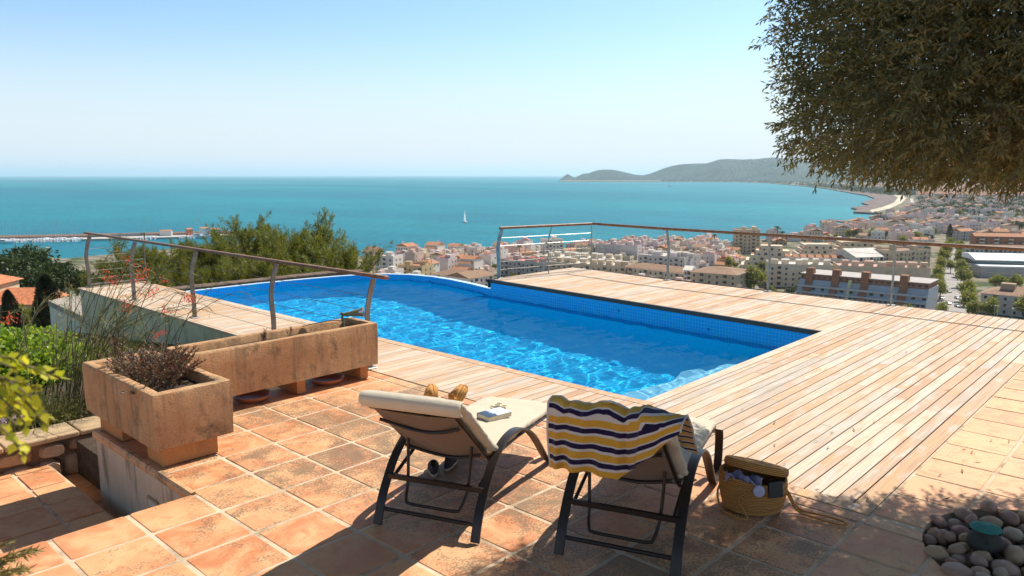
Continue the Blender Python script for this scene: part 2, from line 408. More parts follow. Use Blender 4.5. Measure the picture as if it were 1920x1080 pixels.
def clip(*regs):
    def f(x0,y0,x1,y1):
        for a0,b0,a1,b1 in regs:
            X0,Y0,X1,Y1=max(x0,a0),max(y0,b0),min(x1,a1),min(y1,b1)
            if X1-X0>.02 and Y1-Y0>.02: return X0,Y0,X1,Y1
        return None
    return f
ORU,ORV=1.885,4.10
FR=4.415          # front edge of the wooden deck
# terrace block (grout bed) and its tiles
m=MB()
m.prism([(-6,-8),(FR,-8),(FR,6.16),(1.905,6.16),(1.905,4.44),(-6,4.44)],-1.6,-.0045)
m.build('terrace_bed',[M_GROUT])['kind']='structure'
b=MB(); b.prism([(FR+.001,-8),(13,-8),(13,1.295),(FR+.001,1.295)],-1.6,-.0045); b.build('side_terrace_bed',[M_GROUT])['kind']='structure'
t1=tiles('',ORU-20*.4,ORV-30*.4,28,41,clip((-6,-8,1.885,4.455),(1.885,-8,FR-.004,6.15)),M_TILE)
# bullnose edge tiles along the ledge above the stucco wall
for k in range(9):
    y0=4.46+k*.34; y1=y0+.333
    if y1>6.20: break
    pr=[(1.868,-.055),(1.858,-.035),(1.860,-.012),(1.872,.004),(1.90,.006)]
    t1.add([(x,y,z) for y in (y0,y1) for x,z in pr]+[(1.9,y0,-.055),(1.9,y1,-.055)],[(0,1,6,5),(1,2,7,6),(2,3,8,7),(3,4,9,8),(0,10,4,3,2,1)[::-1],(5,6,7,8,9,11),(0,5,11,10)])
t1.build('terrace',[M_TILE],smooth=False)['kind']='structure'
def rk(x0,y0,x1,y1):
    r=clip((FR+.004,-8,13,1.290))(x0,y0,x1,y1)
    if not r: return None
    cx,cy_=(r[0]+r[2])/2,(r[1]+r[3])/2
    
    return r
PEB=(4.51,.36); PEBR=.655
t2=tiles('',4.44-.8+.01,-7.91,25,24,rk,M_TILE_CLEAN); t2.build('side_terrace',[M_TILE_CLEAN])['kind']='structure'
# grout top of terrace front edge (rounded step edge)
# lower floors
LZ,PZ=-.60,-.45
b=MB(); b.prism([(1.757,4.44),(1.90,4.44),(1.90,8.2),(1.757,8.2)],-1.6,LZ-.009); b.prism([(-6,4.44),(1.757,4.44),(1.757,7.05),(-6,7.05)],-1.6,PZ-.009)
b.prism([(1.757,7.05),(4,7.05),(4,8.2),(1.757,8.2)],-1.6,LZ-.01)
b.build('lower_floor_bed',[M_GROUT])['kind']='structure'
t3=tiles('',ORU-8*.4,4.06,9,10,clip((-1.2,4.46,1.757,7.03)),M_TILE_CLEAN,z=PZ)
t4=tiles('',1.757,4.2,3,10,clip((1.76,4.46,3,8.1)),M_TILE_CLEAN,z=LZ)
t3.v,base=t3.v,len(t3.v)
t3.build('lower_landing',[M_TILE_CLEAN])['kind']='structure'
t4.build('lower_path',[M_TILE_CLEAN])['kind']='structure'

# ---- stucco wall under the ledge with its step lamp
sw=empty('stucco_wall',(1.9,5.3,-.6),0,'grey white stained stucco wall dropping from the tiled ledge beneath the square planter','wall')
def inworld(mb,name,mats,par,**k):
    o=mb.build(name,mats,None,**k); o.parent=par; o.matrix_parent_inverse=Matrix.Identity(4)
    # world coordinates were given: shift by parent's place
    o.matrix_parent_inverse=par.matrix_basis.inverted() if False else Matrix.Identity(4)
    inv=(Matrix.Translation(par.location)@Matrix.Rotation(par.rotation_euler.z,4,'Z')).inverted()
    o.data.transform(inv); return o
b=MB(); b.box(1.888,1.904,4.448,6.163,-1.2,-.056); inworld(b,'wall_face',[M_STUCCO],sw)
b=MB(); b.box(1.876,1.889,5.02,5.20,-.31,-.235); inworld(b,'step_light',[simple('lamp_brass',(.45,.32,.16),.5,.5)],sw,bevel=.004)
b=MB(); b.box(1.873,1.8765,5.045,5.175,-.297,-.25); inworld(b,'lens',[simple('frosted_glass',(.62,.62,.58),.3)],bpy.data.objects['step_light'] if False else sw)

# ---- rubble retaining wall with tile coping, garden
gw=empty('garden_wall',(.9,7.1,-.6),0,'low retaining wall of rubble stones with a tiled coping beside the lower landing','wall')
GZ=-.22
b=MB(); x=-3.0
random.seed(11)
rows=[(-.62,-.40),(-.40,GZ-.06)]
for z0,z1 in rows:
    x=-3.0
    while x<2.45:
        wd=random.uniform(.14,.34); x1=min(x+wd,2.5)
        zj=random.uniform(-.02,.02); n=9; vs=[]
        poly=[]
        for k in range(n):
            a=2*math.pi*k/n; cxx=(x+x1)/2; cz=(z0+z1)/2
            px=cxx+math.copysign(min(abs(math.cos(a))**.6,1),math.cos(a))*(x1-x)/2*random.uniform(.86,.99)
            pz=cz+zj+math.copysign(min(abs(math.sin(a))**.6,1),math.sin(a))*(z1-z0)/2*random.uniform(.84,1.0)
            poly.append((px,pz))
        yf=6.95+random.uniform(-.02,.03)
        vs=[(p[0],7.1,p[1]) for p in poly]+[(p[0],yf+.02,p[1]) for p in poly]+[((p[0]-(x+x1)/2)*.8+(x+x1)/2,yf-.008,(p[1]-(z0+z1)/2)*.8+(z0+z1)/2) for p in poly]
        fs=[(k,(k+1)%n,n+(k+1)%n,n+k) for k in range(n)]+[(n+k,n+(k+1)%n,2*n+(k+1)%n,2*n+k) for k in range(n)]+[tuple(range(2*n,3*n))]
        b.add(vs,fs); x=x1+.01
inworld(b,'rubble',[M_STONE],gw,smooth=True,angle=50)
b=MB(); b.box(-3,2.5,7.0,7.3,-1.5,GZ-.03); inworld(b,'mortar_core',[stucco('mortar',(.30,.20,.13),(.24,.16,.10),(.07,.05,.03),.01,.5,False)],gw)
b=MB()
x=-3.0
while x<2.2:
    b.box(x+.006,x+.55,6.93,7.30,GZ-.045,GZ,rnd=random.random()); x+=.556
M_COP=tile_mat('coping_tile','low')
inworld(b,'coping',[stucco('old_coping',(.55,.36,.20),(.50,.38,.24),(.16,.13,.08),.006,.8,False)],gw,bevel=.012)
# garden soil
g=[];gf=[];NX,NY=34,30
for i in range(NX+1):
    for j in range(NY+1):
        x=-6+10.3*i/NX; y=7.3+9.5*j/NY
        z=-.26-max(0,y-9)*.10-max(0,2.0-x)*.02*max(0,y-8)+.04*math.sin(x*3)*math.cos(y*2.3)
        g.append((x,y,z))
gf=[(i*(NY+1)+j,(i+1)*(NY+1)+j,(i+1)*(NY+1)+j+1,i*(NY+1)+j+1) for i in range(NX) for j in range(NY)]
go=npmesh('garden_bed',g,gf,M_SOIL,smooth=True); go['kind']='structure'
b=MB(); b.prism([(1.97,6.165),(4.3,6.165),(4.3,7.35),(1.97,7.35)],-1.2,-.30); b.build('garden_bed_edge',[M_SOIL])['kind']='structure'
lw=MB(); lw.prism([(4.335,6.17),(FR+.0,6.17),(FR+.0,14.33),(4.335,14.33)],-3.6,-.028); lw.prism([(FR,14.25),(5.5,14.25),(5.5,14.33),(FR,14.33)],-3.6,-.028)
tag(lw.build('deck_side_wall',[M_WALLG]),'green stained rendered wall carrying the left arm of the wooden deck','wall')
lw=MB(); lw.prism([(4.31,6.17),(4.43,6.17),(4.43,14.37),(4.31,14.37)],-.027,.004); lw.prism([(4.43,14.31),(5.52,14.31),(5.52,14.37),(4.43,14.37)],-.027,.004)
lw.build('deck_left_trim',[M_WOOD])['kind']='structure'

# ---- wooden deck
WE=lambda v: 9.46+(v-3.45)*(10.0-9.46)/(9.92-3.45)        # pool side edge of the sea-side deck
OE=lambda v: 12.10+(v-1.3)*.026+max(0,v-7.4)*.09          # outer edge
PU,PV=5.43,3.48                                            # pool corner nearest to the camera
YE=14.35
ROT=R(-1.2)
m=MB(); gaph=.0035
def plank(m,xa,xb,y0,y1,z=0,dy=0.0):
    """planks broken at random joints; dy slants them slightly"""
    x=xa; first=True
    while x<xb-.02:
        L=random.uniform(1.3,3.4) if not first else random.uniform(.4,3.0); first=False
        x1=min(x+L,xb)
        if xb-x1<.3: x1=xb
        zt=z+random.uniform(-.0012,.0012); c=.003
        f=lambda xx:(xx-xa)*dy
        vs=[]
        for xx in (x+.0012,x1-.0012):
            vs += [(xx,y0+f(xx),z-.024),(xx,y0+f(xx),zt-c),(xx,y0+c+f(xx),zt),(xx,y1-c+f(xx),zt),(xx,y1+f(xx),zt-c),(xx,y1+f(xx),z-.024)]
        m.add(vs,[(0,1,7,6)[::-1],(1,2,8,7)[::-1],(2,3,9,8)[::-1],(3,4,10,9)[::-1],(4,5,11,10)[::-1],(0,1,2,3,4,5),(6,7,8,9,10,11)[::-1]])
        x=x1
v=1.42
while v<YE-.05:
    y0,y1=v+gaph,v+.1-gaph; vm=v+.05
    if v<PV-.09:
        if True:
            y1=min(y1,PV-.103) if v>PV-.2 else y1
        if y1-y0>.03: plank(m,4.53 if v<4.6 else 4.43,OE(vm)-.02,y0,y1)
    else:
        plank(m,(4.53 if v<4.62 else 4.435),PU-.105,y0,y1)
        if v<9.82: plank(m,WE(vm)+.03,OE(vm)-.02,y0,y1)
    v+=.1
# frame boards
def vboard(x0,x1,y0,y1,L=2.2):
    y=y0
    while y<y1-.01:
        e=min(y+L,y1)
        if y1-e<.4: e=y1
        m.box(x0,x1,y+.001,e-.001,-.024,.0015); y=e
vboard(FR+.003,4.525,1.30,4.64)
vboard(PU-.10,PU+.004,PV-.10,13.9,2.6)
m.box(PU+.006,WE(PV)+.03,PV-.10,PV+.004,-.024,.0015)
m.box(WE(PV)+.032,12.1,PV-.095,PV+.035,-.024,.001)
xx=FR+.003
while xx<12.1:
    e=min(xx+2.4,12.1); m.box(xx+.001,e-.001,1.298,1.412,-.024,.001); xx=e
dk=m.build('wooden_deck',[M_WOOD]); dk['kind']='structure'
# carcass below the boards
m=MB()
m.prism([(FR+.002,1.297),(12.12,1.297),(OE(9.5)-.03,9.42),(10.02,9.90),(WE(PV)+.06,PV-.02),(PU-.03,PV-.02),(PU-.03,YE-.02),(FR+.002,YE-.02)],-.5,-.026)
m.build('deck_base',[M_GAP])['kind']='structure'
m=MB()
m.prism([(12.12,1.3),(OE(9.5),9.40),(OE(9.5)-.02,9.40),(12.10,1.3)],-.16,-.003)
m.prism([(10.0,9.92),(OE(9.5),9.40),(OE(9.5),9.44),(10.0,9.96)],-.16,.0)
m.build('deck_fascia',[M_TRIM])['kind']='structure'
m=MB()
m.prism([(WE(PV)-.012,PV),(WE(9.92)-.012,9.92),(WE(9.92)+.03,9.92),(WE(PV)+.03,PV)],-.062,.002)
m.prism([(9.95,9.92),(12.62,9.385),(12.62,9.43),(9.95,9.965)],-.05,.003)
m.build('deck_edge_trim',[M_TRIM])['kind']='structure'

# ---- pool
WZ=-.30; FZ=-1.72
rim=[(PU,PV),(9.46,PV),(9.985,9.86),(10.18,10.6),(10.33,11.4),(10.36,12.0),(10.24,12.6),(10.0,13.0),(9.6,13.3),(9.1,13.48),(8.3,13.62),(7.4,13.72),(6.4,13.72),(PU,13.70)]
def wallstrip(name,pts,z0,z1,mat,closed=False,kind='structure'):
    vs=[];fs=[];uv=[];d=0
    n=len(pts)
    for i in range(n-1):
        p,q=pts[i],pts[i+1]; l=math.dist(p,q); b=len(vs)
        vs+=[(p[0],p[1],z0),(q[0],q[1],z0),(q[0],q[1],z1),(p[0],p[1],z1)]; fs.append((b,b+1,b+2,b+3))
        uv+=[(d,z0+3),(d+l,z0+3),(d+l,z1+3),(d,z1+3)]; d+=l
    me=bpy.data.meshes.new(name); me.from_pydata(vs,[],fs); me.materials.append(mat)
    ul=me.uv_layers.new(name='UVMap')
    for i,c_ in enumerate(uv): ul.data[i].uv=c_
    o=bpy.data.objects.new(name,me); COL.objects.link(o); o['kind']=kind; return o
wallstrip('pool_walls',rim[1:]+[rim[0],rim[1]],FZ,-.02,M_PTILE) if False else None
wallstrip('pool_wall_tiles',[rim[0],rim[1],(9.985,9.865)],FZ,-.026,M_PTILE)
wallstrip('pool_curved_wall_tiles',rim[2:-1]+[(5.2,13.70)],FZ,-.18,M_PTILE)
wallstrip('pool_side_wall_tiles',[(PU,13.9),(PU,PV)],FZ,-.026,M_PTILE)
# thick body of the curved infinity edge
def offset(pts,d):
    out=[]
    for i,p in enumerate(pts):
        a=pts[max(i-1,0)]; b_=pts[min(i+1,len(pts)-1)]; t=Vector((b_[0]-a[0],b_[1]-a[1])).normalized()
        out.append((p[0]+t.y*d,p[1]-t.x*d))
    return out
cur=rim[2:-1]+[(5.2,13.70)]
cin=offset(cur,.002); cout=offset(cur,.13)
m=MB()
for i in range(len(cur)-1):
    m.prism([cin[i],cout[i],cout[i+1],cin[i+1]],-.30,-.178)
M_RIM=simple('pale_wet_rim',(.62,.74,.82),.25,0,.15,20)
m.build('pool_rim',[M_RIM])['kind']='structure'
m=MB()
for i in range(len(cur)-1):
    m.prism([cin[i],cout[i],cout[i+1],cin[i+1]],-3.4,-.303)
m.build('pool_shell',[M_WHITE_R])['kind']='structure'
# end face under the sea side deck
b=MB(); b.prism([(9.99,9.865),(12.6,9.36),(12.6,9.0),(10.1,9.5)],-3.4,-.17); b.build('deck_support',[M_WHITE_R])['kind']='structure'
m=MB(); m.add([(p[0],p[1],FZ) for p in [rim[0],rim[1],(10.6,9.9),(10.6,14),(5.3,14)]],[(0,1,2,3,4)]); m.build('pool_floor',[M_PFLOOR])['kind']='structure'
m=MB()
for k,(w_,z) in enumerate(((1.35,-1.35),(1.0,-1.0),(.62,-.68))): m.prism([(PU+.004+.003*k,PV+.004),(9.4,PV+.004),(9.4,PV+w_),(PU+.004+.003*k,PV+w_)],FZ+.01,z)
m.build('pool_steps',[M_PSTEP])['kind']='structure'
# dark stone wall outside the infinity edge
b=MB(); b.prism([(5.5,14.05),(9.35,13.95),(9.9,13.70),(9.98,13.95),(9.4,14.25),(5.5,14.4)],-3.4,-.15)
so=b.build('stone_overflow_wall',[stucco('dark_stone',(.16,.10,.07),(.30,.22,.17),(.04,.03,.02),.03,.6,False,2.5)],bevel=.02); tag(so,'dark rough stone wall running just outside the curved far edge of the pool','wall')
# water: real ripples
def water():
    st=.036; xs=np.arange(PU-.06,10.62,st); ys=np.arange(PV-.06,14.0,st)
    X,Y=np.meshgrid(xs,ys,indexing='ij'); Z=np.zeros_like(X)
    rng=np.random.RandomState(3)
    for k in range(70):
        a=rng.normal(R(100),.55) if k<30 else rng.uniform(0,2*math.pi)
        lam=rng.uniform(.12,.48) if k<44 else rng.uniform(.085,.15); kk=2*math.pi/lam; amp=.0023*lam*rng.uniform(.5,1.2)
        Z+=amp*np.sin(kk*(X*math.cos(a)+Y*math.sin(a))+rng.uniform(0,6.28))
    Z+=WZ
    P=[(x,y) for x,y in offset(rim,.06)]
    P=[(PU-.05,PV-.05),(9.55,PV-.05),(10.04,9.86)]+offset(cur,.06)[1:-1]+[(PU-.05,13.76)]
    P=np.array(P); xc=(X[:-1,:-1]+st/2).ravel(); yc=(Y[:-1,:-1]+st/2).ravel(); ins=np.zeros(len(xc),bool)
    for i in range(len(P)):
        x1,y1=P[i]; x2,y2=P[i-1]
        c_=((y1>yc)!=(y2>yc))&(xc<(x2-x1)*(yc-y1)/(y2-y1+1e-12)+x1); ins^=c_
    nx,ny=X.shape; idx=np.arange(nx*ny).reshape(nx,ny)
    q=np.stack([idx[:-1,:-1].ravel(),idx[1:,:-1].ravel(),idx[1:,1:].ravel(),idx[:-1,1:].ravel()],1)[ins]
    used=np.unique(q); mp=np.full(nx*ny,-1); mp[used]=np.arange(len(used))
    co=np.stack([X.ravel(),Y.ravel(),Z.ravel()],1)[used]
    t=NT('pool_water')
    g=t.n('ShaderNodeBsdfRefraction'); g.inputs['IOR'].default_value=1.333; g.inputs['Roughness'].default_value=0.0; t.put(g,'Color',(.90,.98,1.0))
    gl=t.n('ShaderNodeBsdfGlossy'); gl.inputs['Roughness'].default_value=.02
    fr=t.n('ShaderNodeFresnel'); fr.inputs[0].default_value=1.333
    mx=t.n('ShaderNodeMixShader'); t.L(t.math('MULTIPLY',fr.outputs[0],.22),mx.inputs[0]); t.L(g.outputs[0],mx.inputs[1]); t.L(gl.outputs[0],mx.inputs[2])
    df=t.n('ShaderNodeBsdfDiffuse'); t.put(df,0,(.0,.36,.82)); m2=t.n('ShaderNodeMixShader'); m2.inputs[0].default_value=.17; t.L(mx.outputs[0],m2.inputs[1]); t.L(df.outputs[0],m2.inputs[2]); t.L(m2.outputs[0],t.out.inputs[0])
    o=npmesh('pool_water',co,mp[q],t.m,smooth=True); o['kind']='structure'
    return o
pw=water()
pw.cycles.is_caustics_caster=True
for n_ in ('pool_floor','pool_steps','pool_wall_tiles','pool_side_wall_tiles','pool_curved_wall_tiles'):
    bpy.data.objects[n_].cycles.is_caustics_receiver=True
sun.cycles.is_caustics_light=True
# =================================================================== sea, land, hills
SEA=-65.0; TOWN=-62.0
def seamat():
    t=NT('sea_water'); c=t.coord()
    big=t.noise(t.coord('Object',(1/900.,1/2600.,1)),1.0,4,.55,.6)
    mid=t.noise(t.coord('Object',(1/60.,1/140.,1)),1.0,5,.6)
    fine=t.noise(t.coord('Object',(1/7.,1/16.,1)),1.0,4,.7)
    col=t.mix(t.ramp(big,[(.35,0.),(.65,1.)]),(.0,.142,.200),(.002,.228,.262))
    col=t.mix(.8,col,t.ramp(mid,[(.3,.84),(.7,1.14)]),'MULTIPLY')
    col=t.mix(.8,col,t.ramp(fine,[(.32,.70),(.68,1.3)]),'MULTIPLY')
    h=t.math('ADD',t.math('MULTIPLY',fine,1.),t.math('MULTIPLY',mid,2.))
    t.pbsdf(col,.42,t.bump(h,1.2,.5),spec=.07); return t.m
S=130000
rings=[0,60,150,300,600,1200,2400,5000,10000,20000,40000,80000,S]; K=48
co=[];fa=[]
for r in rings[1:]:
    for k in range(K): a=2*math.pi*k/K; co.append((r*math.cos(a),r*math.sin(a),0))
co.append((0,0,0)); c0=len(co)-1
fa=[(i*K+k,i*K+(k+1)%K,(i+1)*K+(k+1)%K,(i+1)*K+k) for i in range(len(rings)-2) for k in range(K)]
m=MB(); m.add(co,fa+[(c0,k,(k+1)%K) for k in range(K)]); o=m.build('sea',[seamat()],loc=(0,0,SEA)); o['kind']='structure'

def landmat():
    t=NT('town_ground'); c=t.coord()
    n1=t.noise(t.coord('Object',1/70.),1,4,.6); n2=t.noise(t.coord('Object',1/13.),1,4,.6)
    col=t.mix(t.ramp(n1,[(.42,0.),(.55,1.)]),(.22,.18,.13),(.06,.085,.03))
    col=t.mix(t.ramp(n2,[(.45,0.),(.6,.8)]),col,(.30,.26,.21))
    t.pbsdf(col,.95,spec=.1); return t.m
M_LAND=landmat()
coast=[(-900,505),(-300,498),(0,491),(60,485),(130,484),(200,478),(300,468),(430,455),(560,462),(690,483),(760,479),(850,472),(900,470),(1000,467),(1100,463),(1180,456),(1280,452),(1330,455),(1400,452),(1440,446),(1500,437),(1540,424),(1590,416),(1640,409),(1655,402),(1640,397),(1600,396),(1612,390),(1645,385),(1668,375),(1640,368),(1600,362),(1550,353.5),(1500,348),(1440,343.2),(1380,341.2),(1300,340.4),(1200,340.2),(1120,340.2),(1048,340.3),(1060,337.5),(1300,337),(1700,336.5),(2600,336.5),(3600,345),(4600,380),(5200,470),(5200,700),(2400,700),(960,640),(-900,640)]
cp=[at(x,y,TOWN) for x,y in coast]
bm=bmesh.new()
vt=[bm.verts.new(p) for p in cp]; f=bm.faces.new(vt)
bmesh.ops.triangulate(bm,faces=[f],ngon_method='EAR_CLIP')
r=bmesh.ops.extrude_edge_only(bm,edges=[e for e in bm.edges if len(e.link_faces)==1])
for v in r['geom']:
    if isinstance(v,bmesh.types.BMVert): v.co.z=SEA-2
me=bpy.data.meshes.new('town_land'); bm.to_mesh(me); bm.free(); me.materials.append(M_LAND); fix_normals(me)
o=bpy.data.objects.new('town_land',me); COL.objects.link(o); o['kind']='structure'
def patch(name,pts,z0,z1,mat,kind='structure'):
    b=MB(); b.prism([(lambda p:(p.x,p.y))(at(x,y,z1)) for x,y in pts],z0,z1); o=b.build(name,[mat]); o['kind']=kind; return o
M_SAND=simple('pale_sand',(.58,.50,.38),.95,0,.15,.02); M_ROCKS=simple('shore_rock',(.17,.12,.10),.95,0,.5,.05)
patch('beach',[(1636,398),(1668,391),(1690,381),(1700,371),(1690,364),(1672,359),(1650,357),(1670,362),(1684,370),(1676,380),(1655,388),(1630,394)],-64,-61.85,M_SAND)
patch('rocky_shore',[(1600,397),(1640,399),(1660,388),(1680,376),(1676,368),(1650,361),(1600,357),(1570,354.8),(1580,358.5),(1625,366),(1640,372),(1615,380),(1630,384),(1596,389),(1612,393)],-66,-61.95,M_ROCKS)
patch('rocky_spit',[(1553,411),(1590,413),(1625,411),(1640,414),(1600,417),(1560,414)],-66,-63.6,M_ROCKS)
patch('coast_road',[(1655,403),(1690,393),(1708,382),(1706,372),(1712,372),(1714,383),(1696,397),(1660,408)],-64,-61.9,simple('pale_road',(.42,.38,.33),.9,0,.1,.05))

# cape with two wooded hills and a small pyramid islet
sil=[(1046,339.6),(1053,334),(1060,328.5),(1065,326.2),(1071,330),(1078,333),(1086,329),(1094,325.5),(1104,325),(1112,321.5),(1122,319),(1135,318),(1150,318.6),(1163,321),(1178,324.5),(1192,327.6),(1206,328.6),(1218,326),(1232,321),(1246,315.5),(1262,311),(1280,308),(1305,306.8),(1325,306.5),(1345,301),(1362,299),(1390,299.4),(1420,299),(1450,297.4),(1478,299),(1500,303),(1560,306),(1620,308),(1700,311),(1800,316),(1900,320),(2050,321),(2300,324),(2600,327)]
fr_=[(1046,9500),(1180,9300),(1300,8800),(1400,8000),(1500,6600),(1600,6000),(1800,5600),(2600,5600)]
def interp(tb,x):
    for (a,b),(c,d) in zip(tb,tb[1:]):
        if a<=x<=c: return b+(d-b)*(x-a)/(c-a)
    return tb[-1][1] if x>tb[-1][0] else tb[0][1]
from mathutils import noise as mno
xs=list(np.linspace(1046,1230,110))+list(np.linspace(1232,1700,170))+list(np.linspace(1705,2600,90)); NR=30
co=[]
for x in xs:
    df=interp(fr_,x); dr=10100+max(0,x-1200)*1.2; hy=interp(sil,x); top=(328-hy)/1426*dr+EYE
    for j in range(NR+1):
        s=j/NR*1.35; d=df+(dr-df)*s
        if s<=1: prof=math.sin(min(s,1)*math.pi/2)**(.75 if x<1230 else 1.05)
        else: prof=max(0,1-((s-1)/.35)**2*1.05)
        p=polar(x,d)
        nz=mno.fractal(Vector((p.x/520,p.y/520,3)),.8,2.1,6)
        rid=1-abs(mno.noise(Vector((p.x/900,p.y/900,9))))*2
        h=SEA-3+(top-SEA+3)*prof*(1+(.24*nz+.16*(rid-.5))*min(1,4*s)*max(0,1-s)*1.7+ .008*mno.noise(Vector((x*.35,1,1))))
        co.append((p.x,p.y,h))
fa=[(i*(NR+1)+j,(i+1)*(NR+1)+j,(i+1)*(NR+1)+j+1,i*(NR+1)+j+1) for i in range(len(xs)-1) for j in range(NR)]
def hillmat(name,green,dry,rock,k=1.0,cov=.5):
    t=NT(name); c=t.coord()
    n1=t.noise(t.coord('Object',1/(420*k)),1,6,.65); n2=t.noise(t.coord('Object',1/(70*k)),1,5,.7)
    col=t.mix(t.ramp(n2,[(.4,0.),(.62,1.)]),green,dry)
    g=t.n('ShaderNodeNewGeometry'); nx,ny,nz=t.sep(g.outputs['Normal'])
    st=t.math('ADD',t.math('SUBTRACT',1,nz),t.math('MULTIPLY',t.math('SUBTRACT',n1,.5),1.1))
    col=t.mix(t.ramp(st,[(cov-.12,0.),(cov+.02,.8)]),col,rock)
    vo=t.voro(t.coord('Object',1/(40*k)),1.0); 
    t.pbsdf(col,.95,t.bump(t.math('ADD',n2,n1),30*k,.6),spec=.1); return t.m
o=npmesh('cape_hills',co,fa,hillmat('wooded_hill',(.018,.045,.032),(.07,.095,.065),(.42,.37,.32),cov=.42),smooth=True); o['kind']='structure'
# white villas scattered over the cape slopes: far too many and small to count
rng=random.Random(5); m=MB()
arr=np.array(co).reshape(len(xs),NR+1,3)
for _ in range(760):
    i=rng.randrange(150,len(xs)-1); j=rng.randrange(1,NR-11)
    if rng.random()>.35+.6*(i/len(xs)): continue
    p=arr[i,j]; s=rng.uniform(9,20)
    M=Matrix.Translation(Vector(p))@Matrix.Rotation(rng.uniform(0,3.14),4,'Z')
    m.box(-s/2,s/2,-s/2.6,s/2.6,-6,rng.uniform(6,12),rng.choice((0,0,1)),M=M)
M_FARW=simple('far_white_wall',(.62,.56,.50),.9,0,.1,.1); M_FARR=simple('far_tile_roof',(.42,.22,.13),.9,0,.1,.1)
tag(m.build('hillside_villas',[M_FARW,M_FARR]),'pale specks of villas scattered over the wooded slopes of the far cape','villas',kind='stuff')

# slope falling from the terrace to the town and harbour
def hz(x,d):
    L=[(0,-2.6),(14,-4.2),(30,-8),(60,-12.5),(100,-18),(150,-25),(230,-44),(320,-60),(420,-62.4),(2000,-62.6)]
    Rr=[(0,-3.2),(16,-6.5),(40,-16),(80,-27),(140,-42),(220,-56),(300,-61.5),(420,-62.4),(2000,-62.6)]
    k=min(max((x-250)/500,0),1); k=k*k*(3-2*k)
    return interp(L,d)*(1-k)+interp(Rr,d)*k
cols=np.linspace(-2600,4600,120); ds=[0.5,3,8,14,20,28,38,50,64,80,98,118,140,165,190,220,250,285,320,370,420]
co=[]
for x in cols:
    xa=960+1426*math.tan(max(min((x-960)/1426*.75,1.45),-1.45))
    an=math.atan((xa-960)/1426)
    for d in ds:
        p=polar(xa,d*math.cos(an)) 
        co.append((p.x,p.y,hz(xa,d)+ (mno.noise(Vector((p.x/25,p.y/25,0)))*1.2 if d>20 else 0)))
nd=len(ds); fa=[(i*nd+j,(i+1)*nd+j,(i+1)*nd+j+1,i*nd+j+1) for i in range(len(cols)-1) for j in range(nd-1)]
def slopemat():
    t=NT('scrub_slope'); c=t.coord()
    n1=t.noise(c,.09,5,.6); n2=t.noise(c,.9,5,.7)
    col=t.mix(t.ramp(n1,[(.42,0.),(.6,1.)]),(.05,.065,.025),(.22,.17,.10))
    col=t.mix(.7,col,t.ramp(n2,[(.3,.5),(.7,1.4)]),'MULTIPLY')
    t.pbsdf(col,.95,t.bump(n2,.5,1),spec=.1); return t.m
o=npmesh('hillside',co,fa,slopemat(),smooth=True); o['kind']='structure'

# harbour: breakwater and quay
def bw(name,pts,z0,z1,mat,lab):
    b=MB(); b.prism([(lambda p:(p.x,p.y))(at(x,y,z1)) for x,y in pts],z0,z1); return tag(b.build(name,[mat]),lab,'breakwater')
bw('breakwater',[(-700,444.0),(-200,442.6),(0,441.2),(165,438.4),(300,435),(430,432.6),(480,432.5),(480,435.2),(430,435.2),(300,438),(165,441.6),(0,444.8),(-200,446.4),(-700,449)],-68,-61,hillmat('breakwater_rock',(.16,.10,.075),(.24,.17,.13),(.30,.22,.18),.03,.4),'long brown rock breakwater closing off the harbour')
q=[(-700,452.4),(-200,449),(0,447.4),(165,444),(300,440),(430,437),(480,437),(480,441.5),(430,441.5),(300,445),(165,448),(0,451.2),(-200,453.5),(-700,458)]
b=MB(); b.prism([(lambda p:(p.x,p.y))(at(x,y,-63)) for x,y in q],-68,-63.0); tag(b.build('quay',[simple('quay_concrete',(.50,.47,.43),.9,0,.15,.05)]),'pale concrete quay running along the inside of the breakwater','quay')

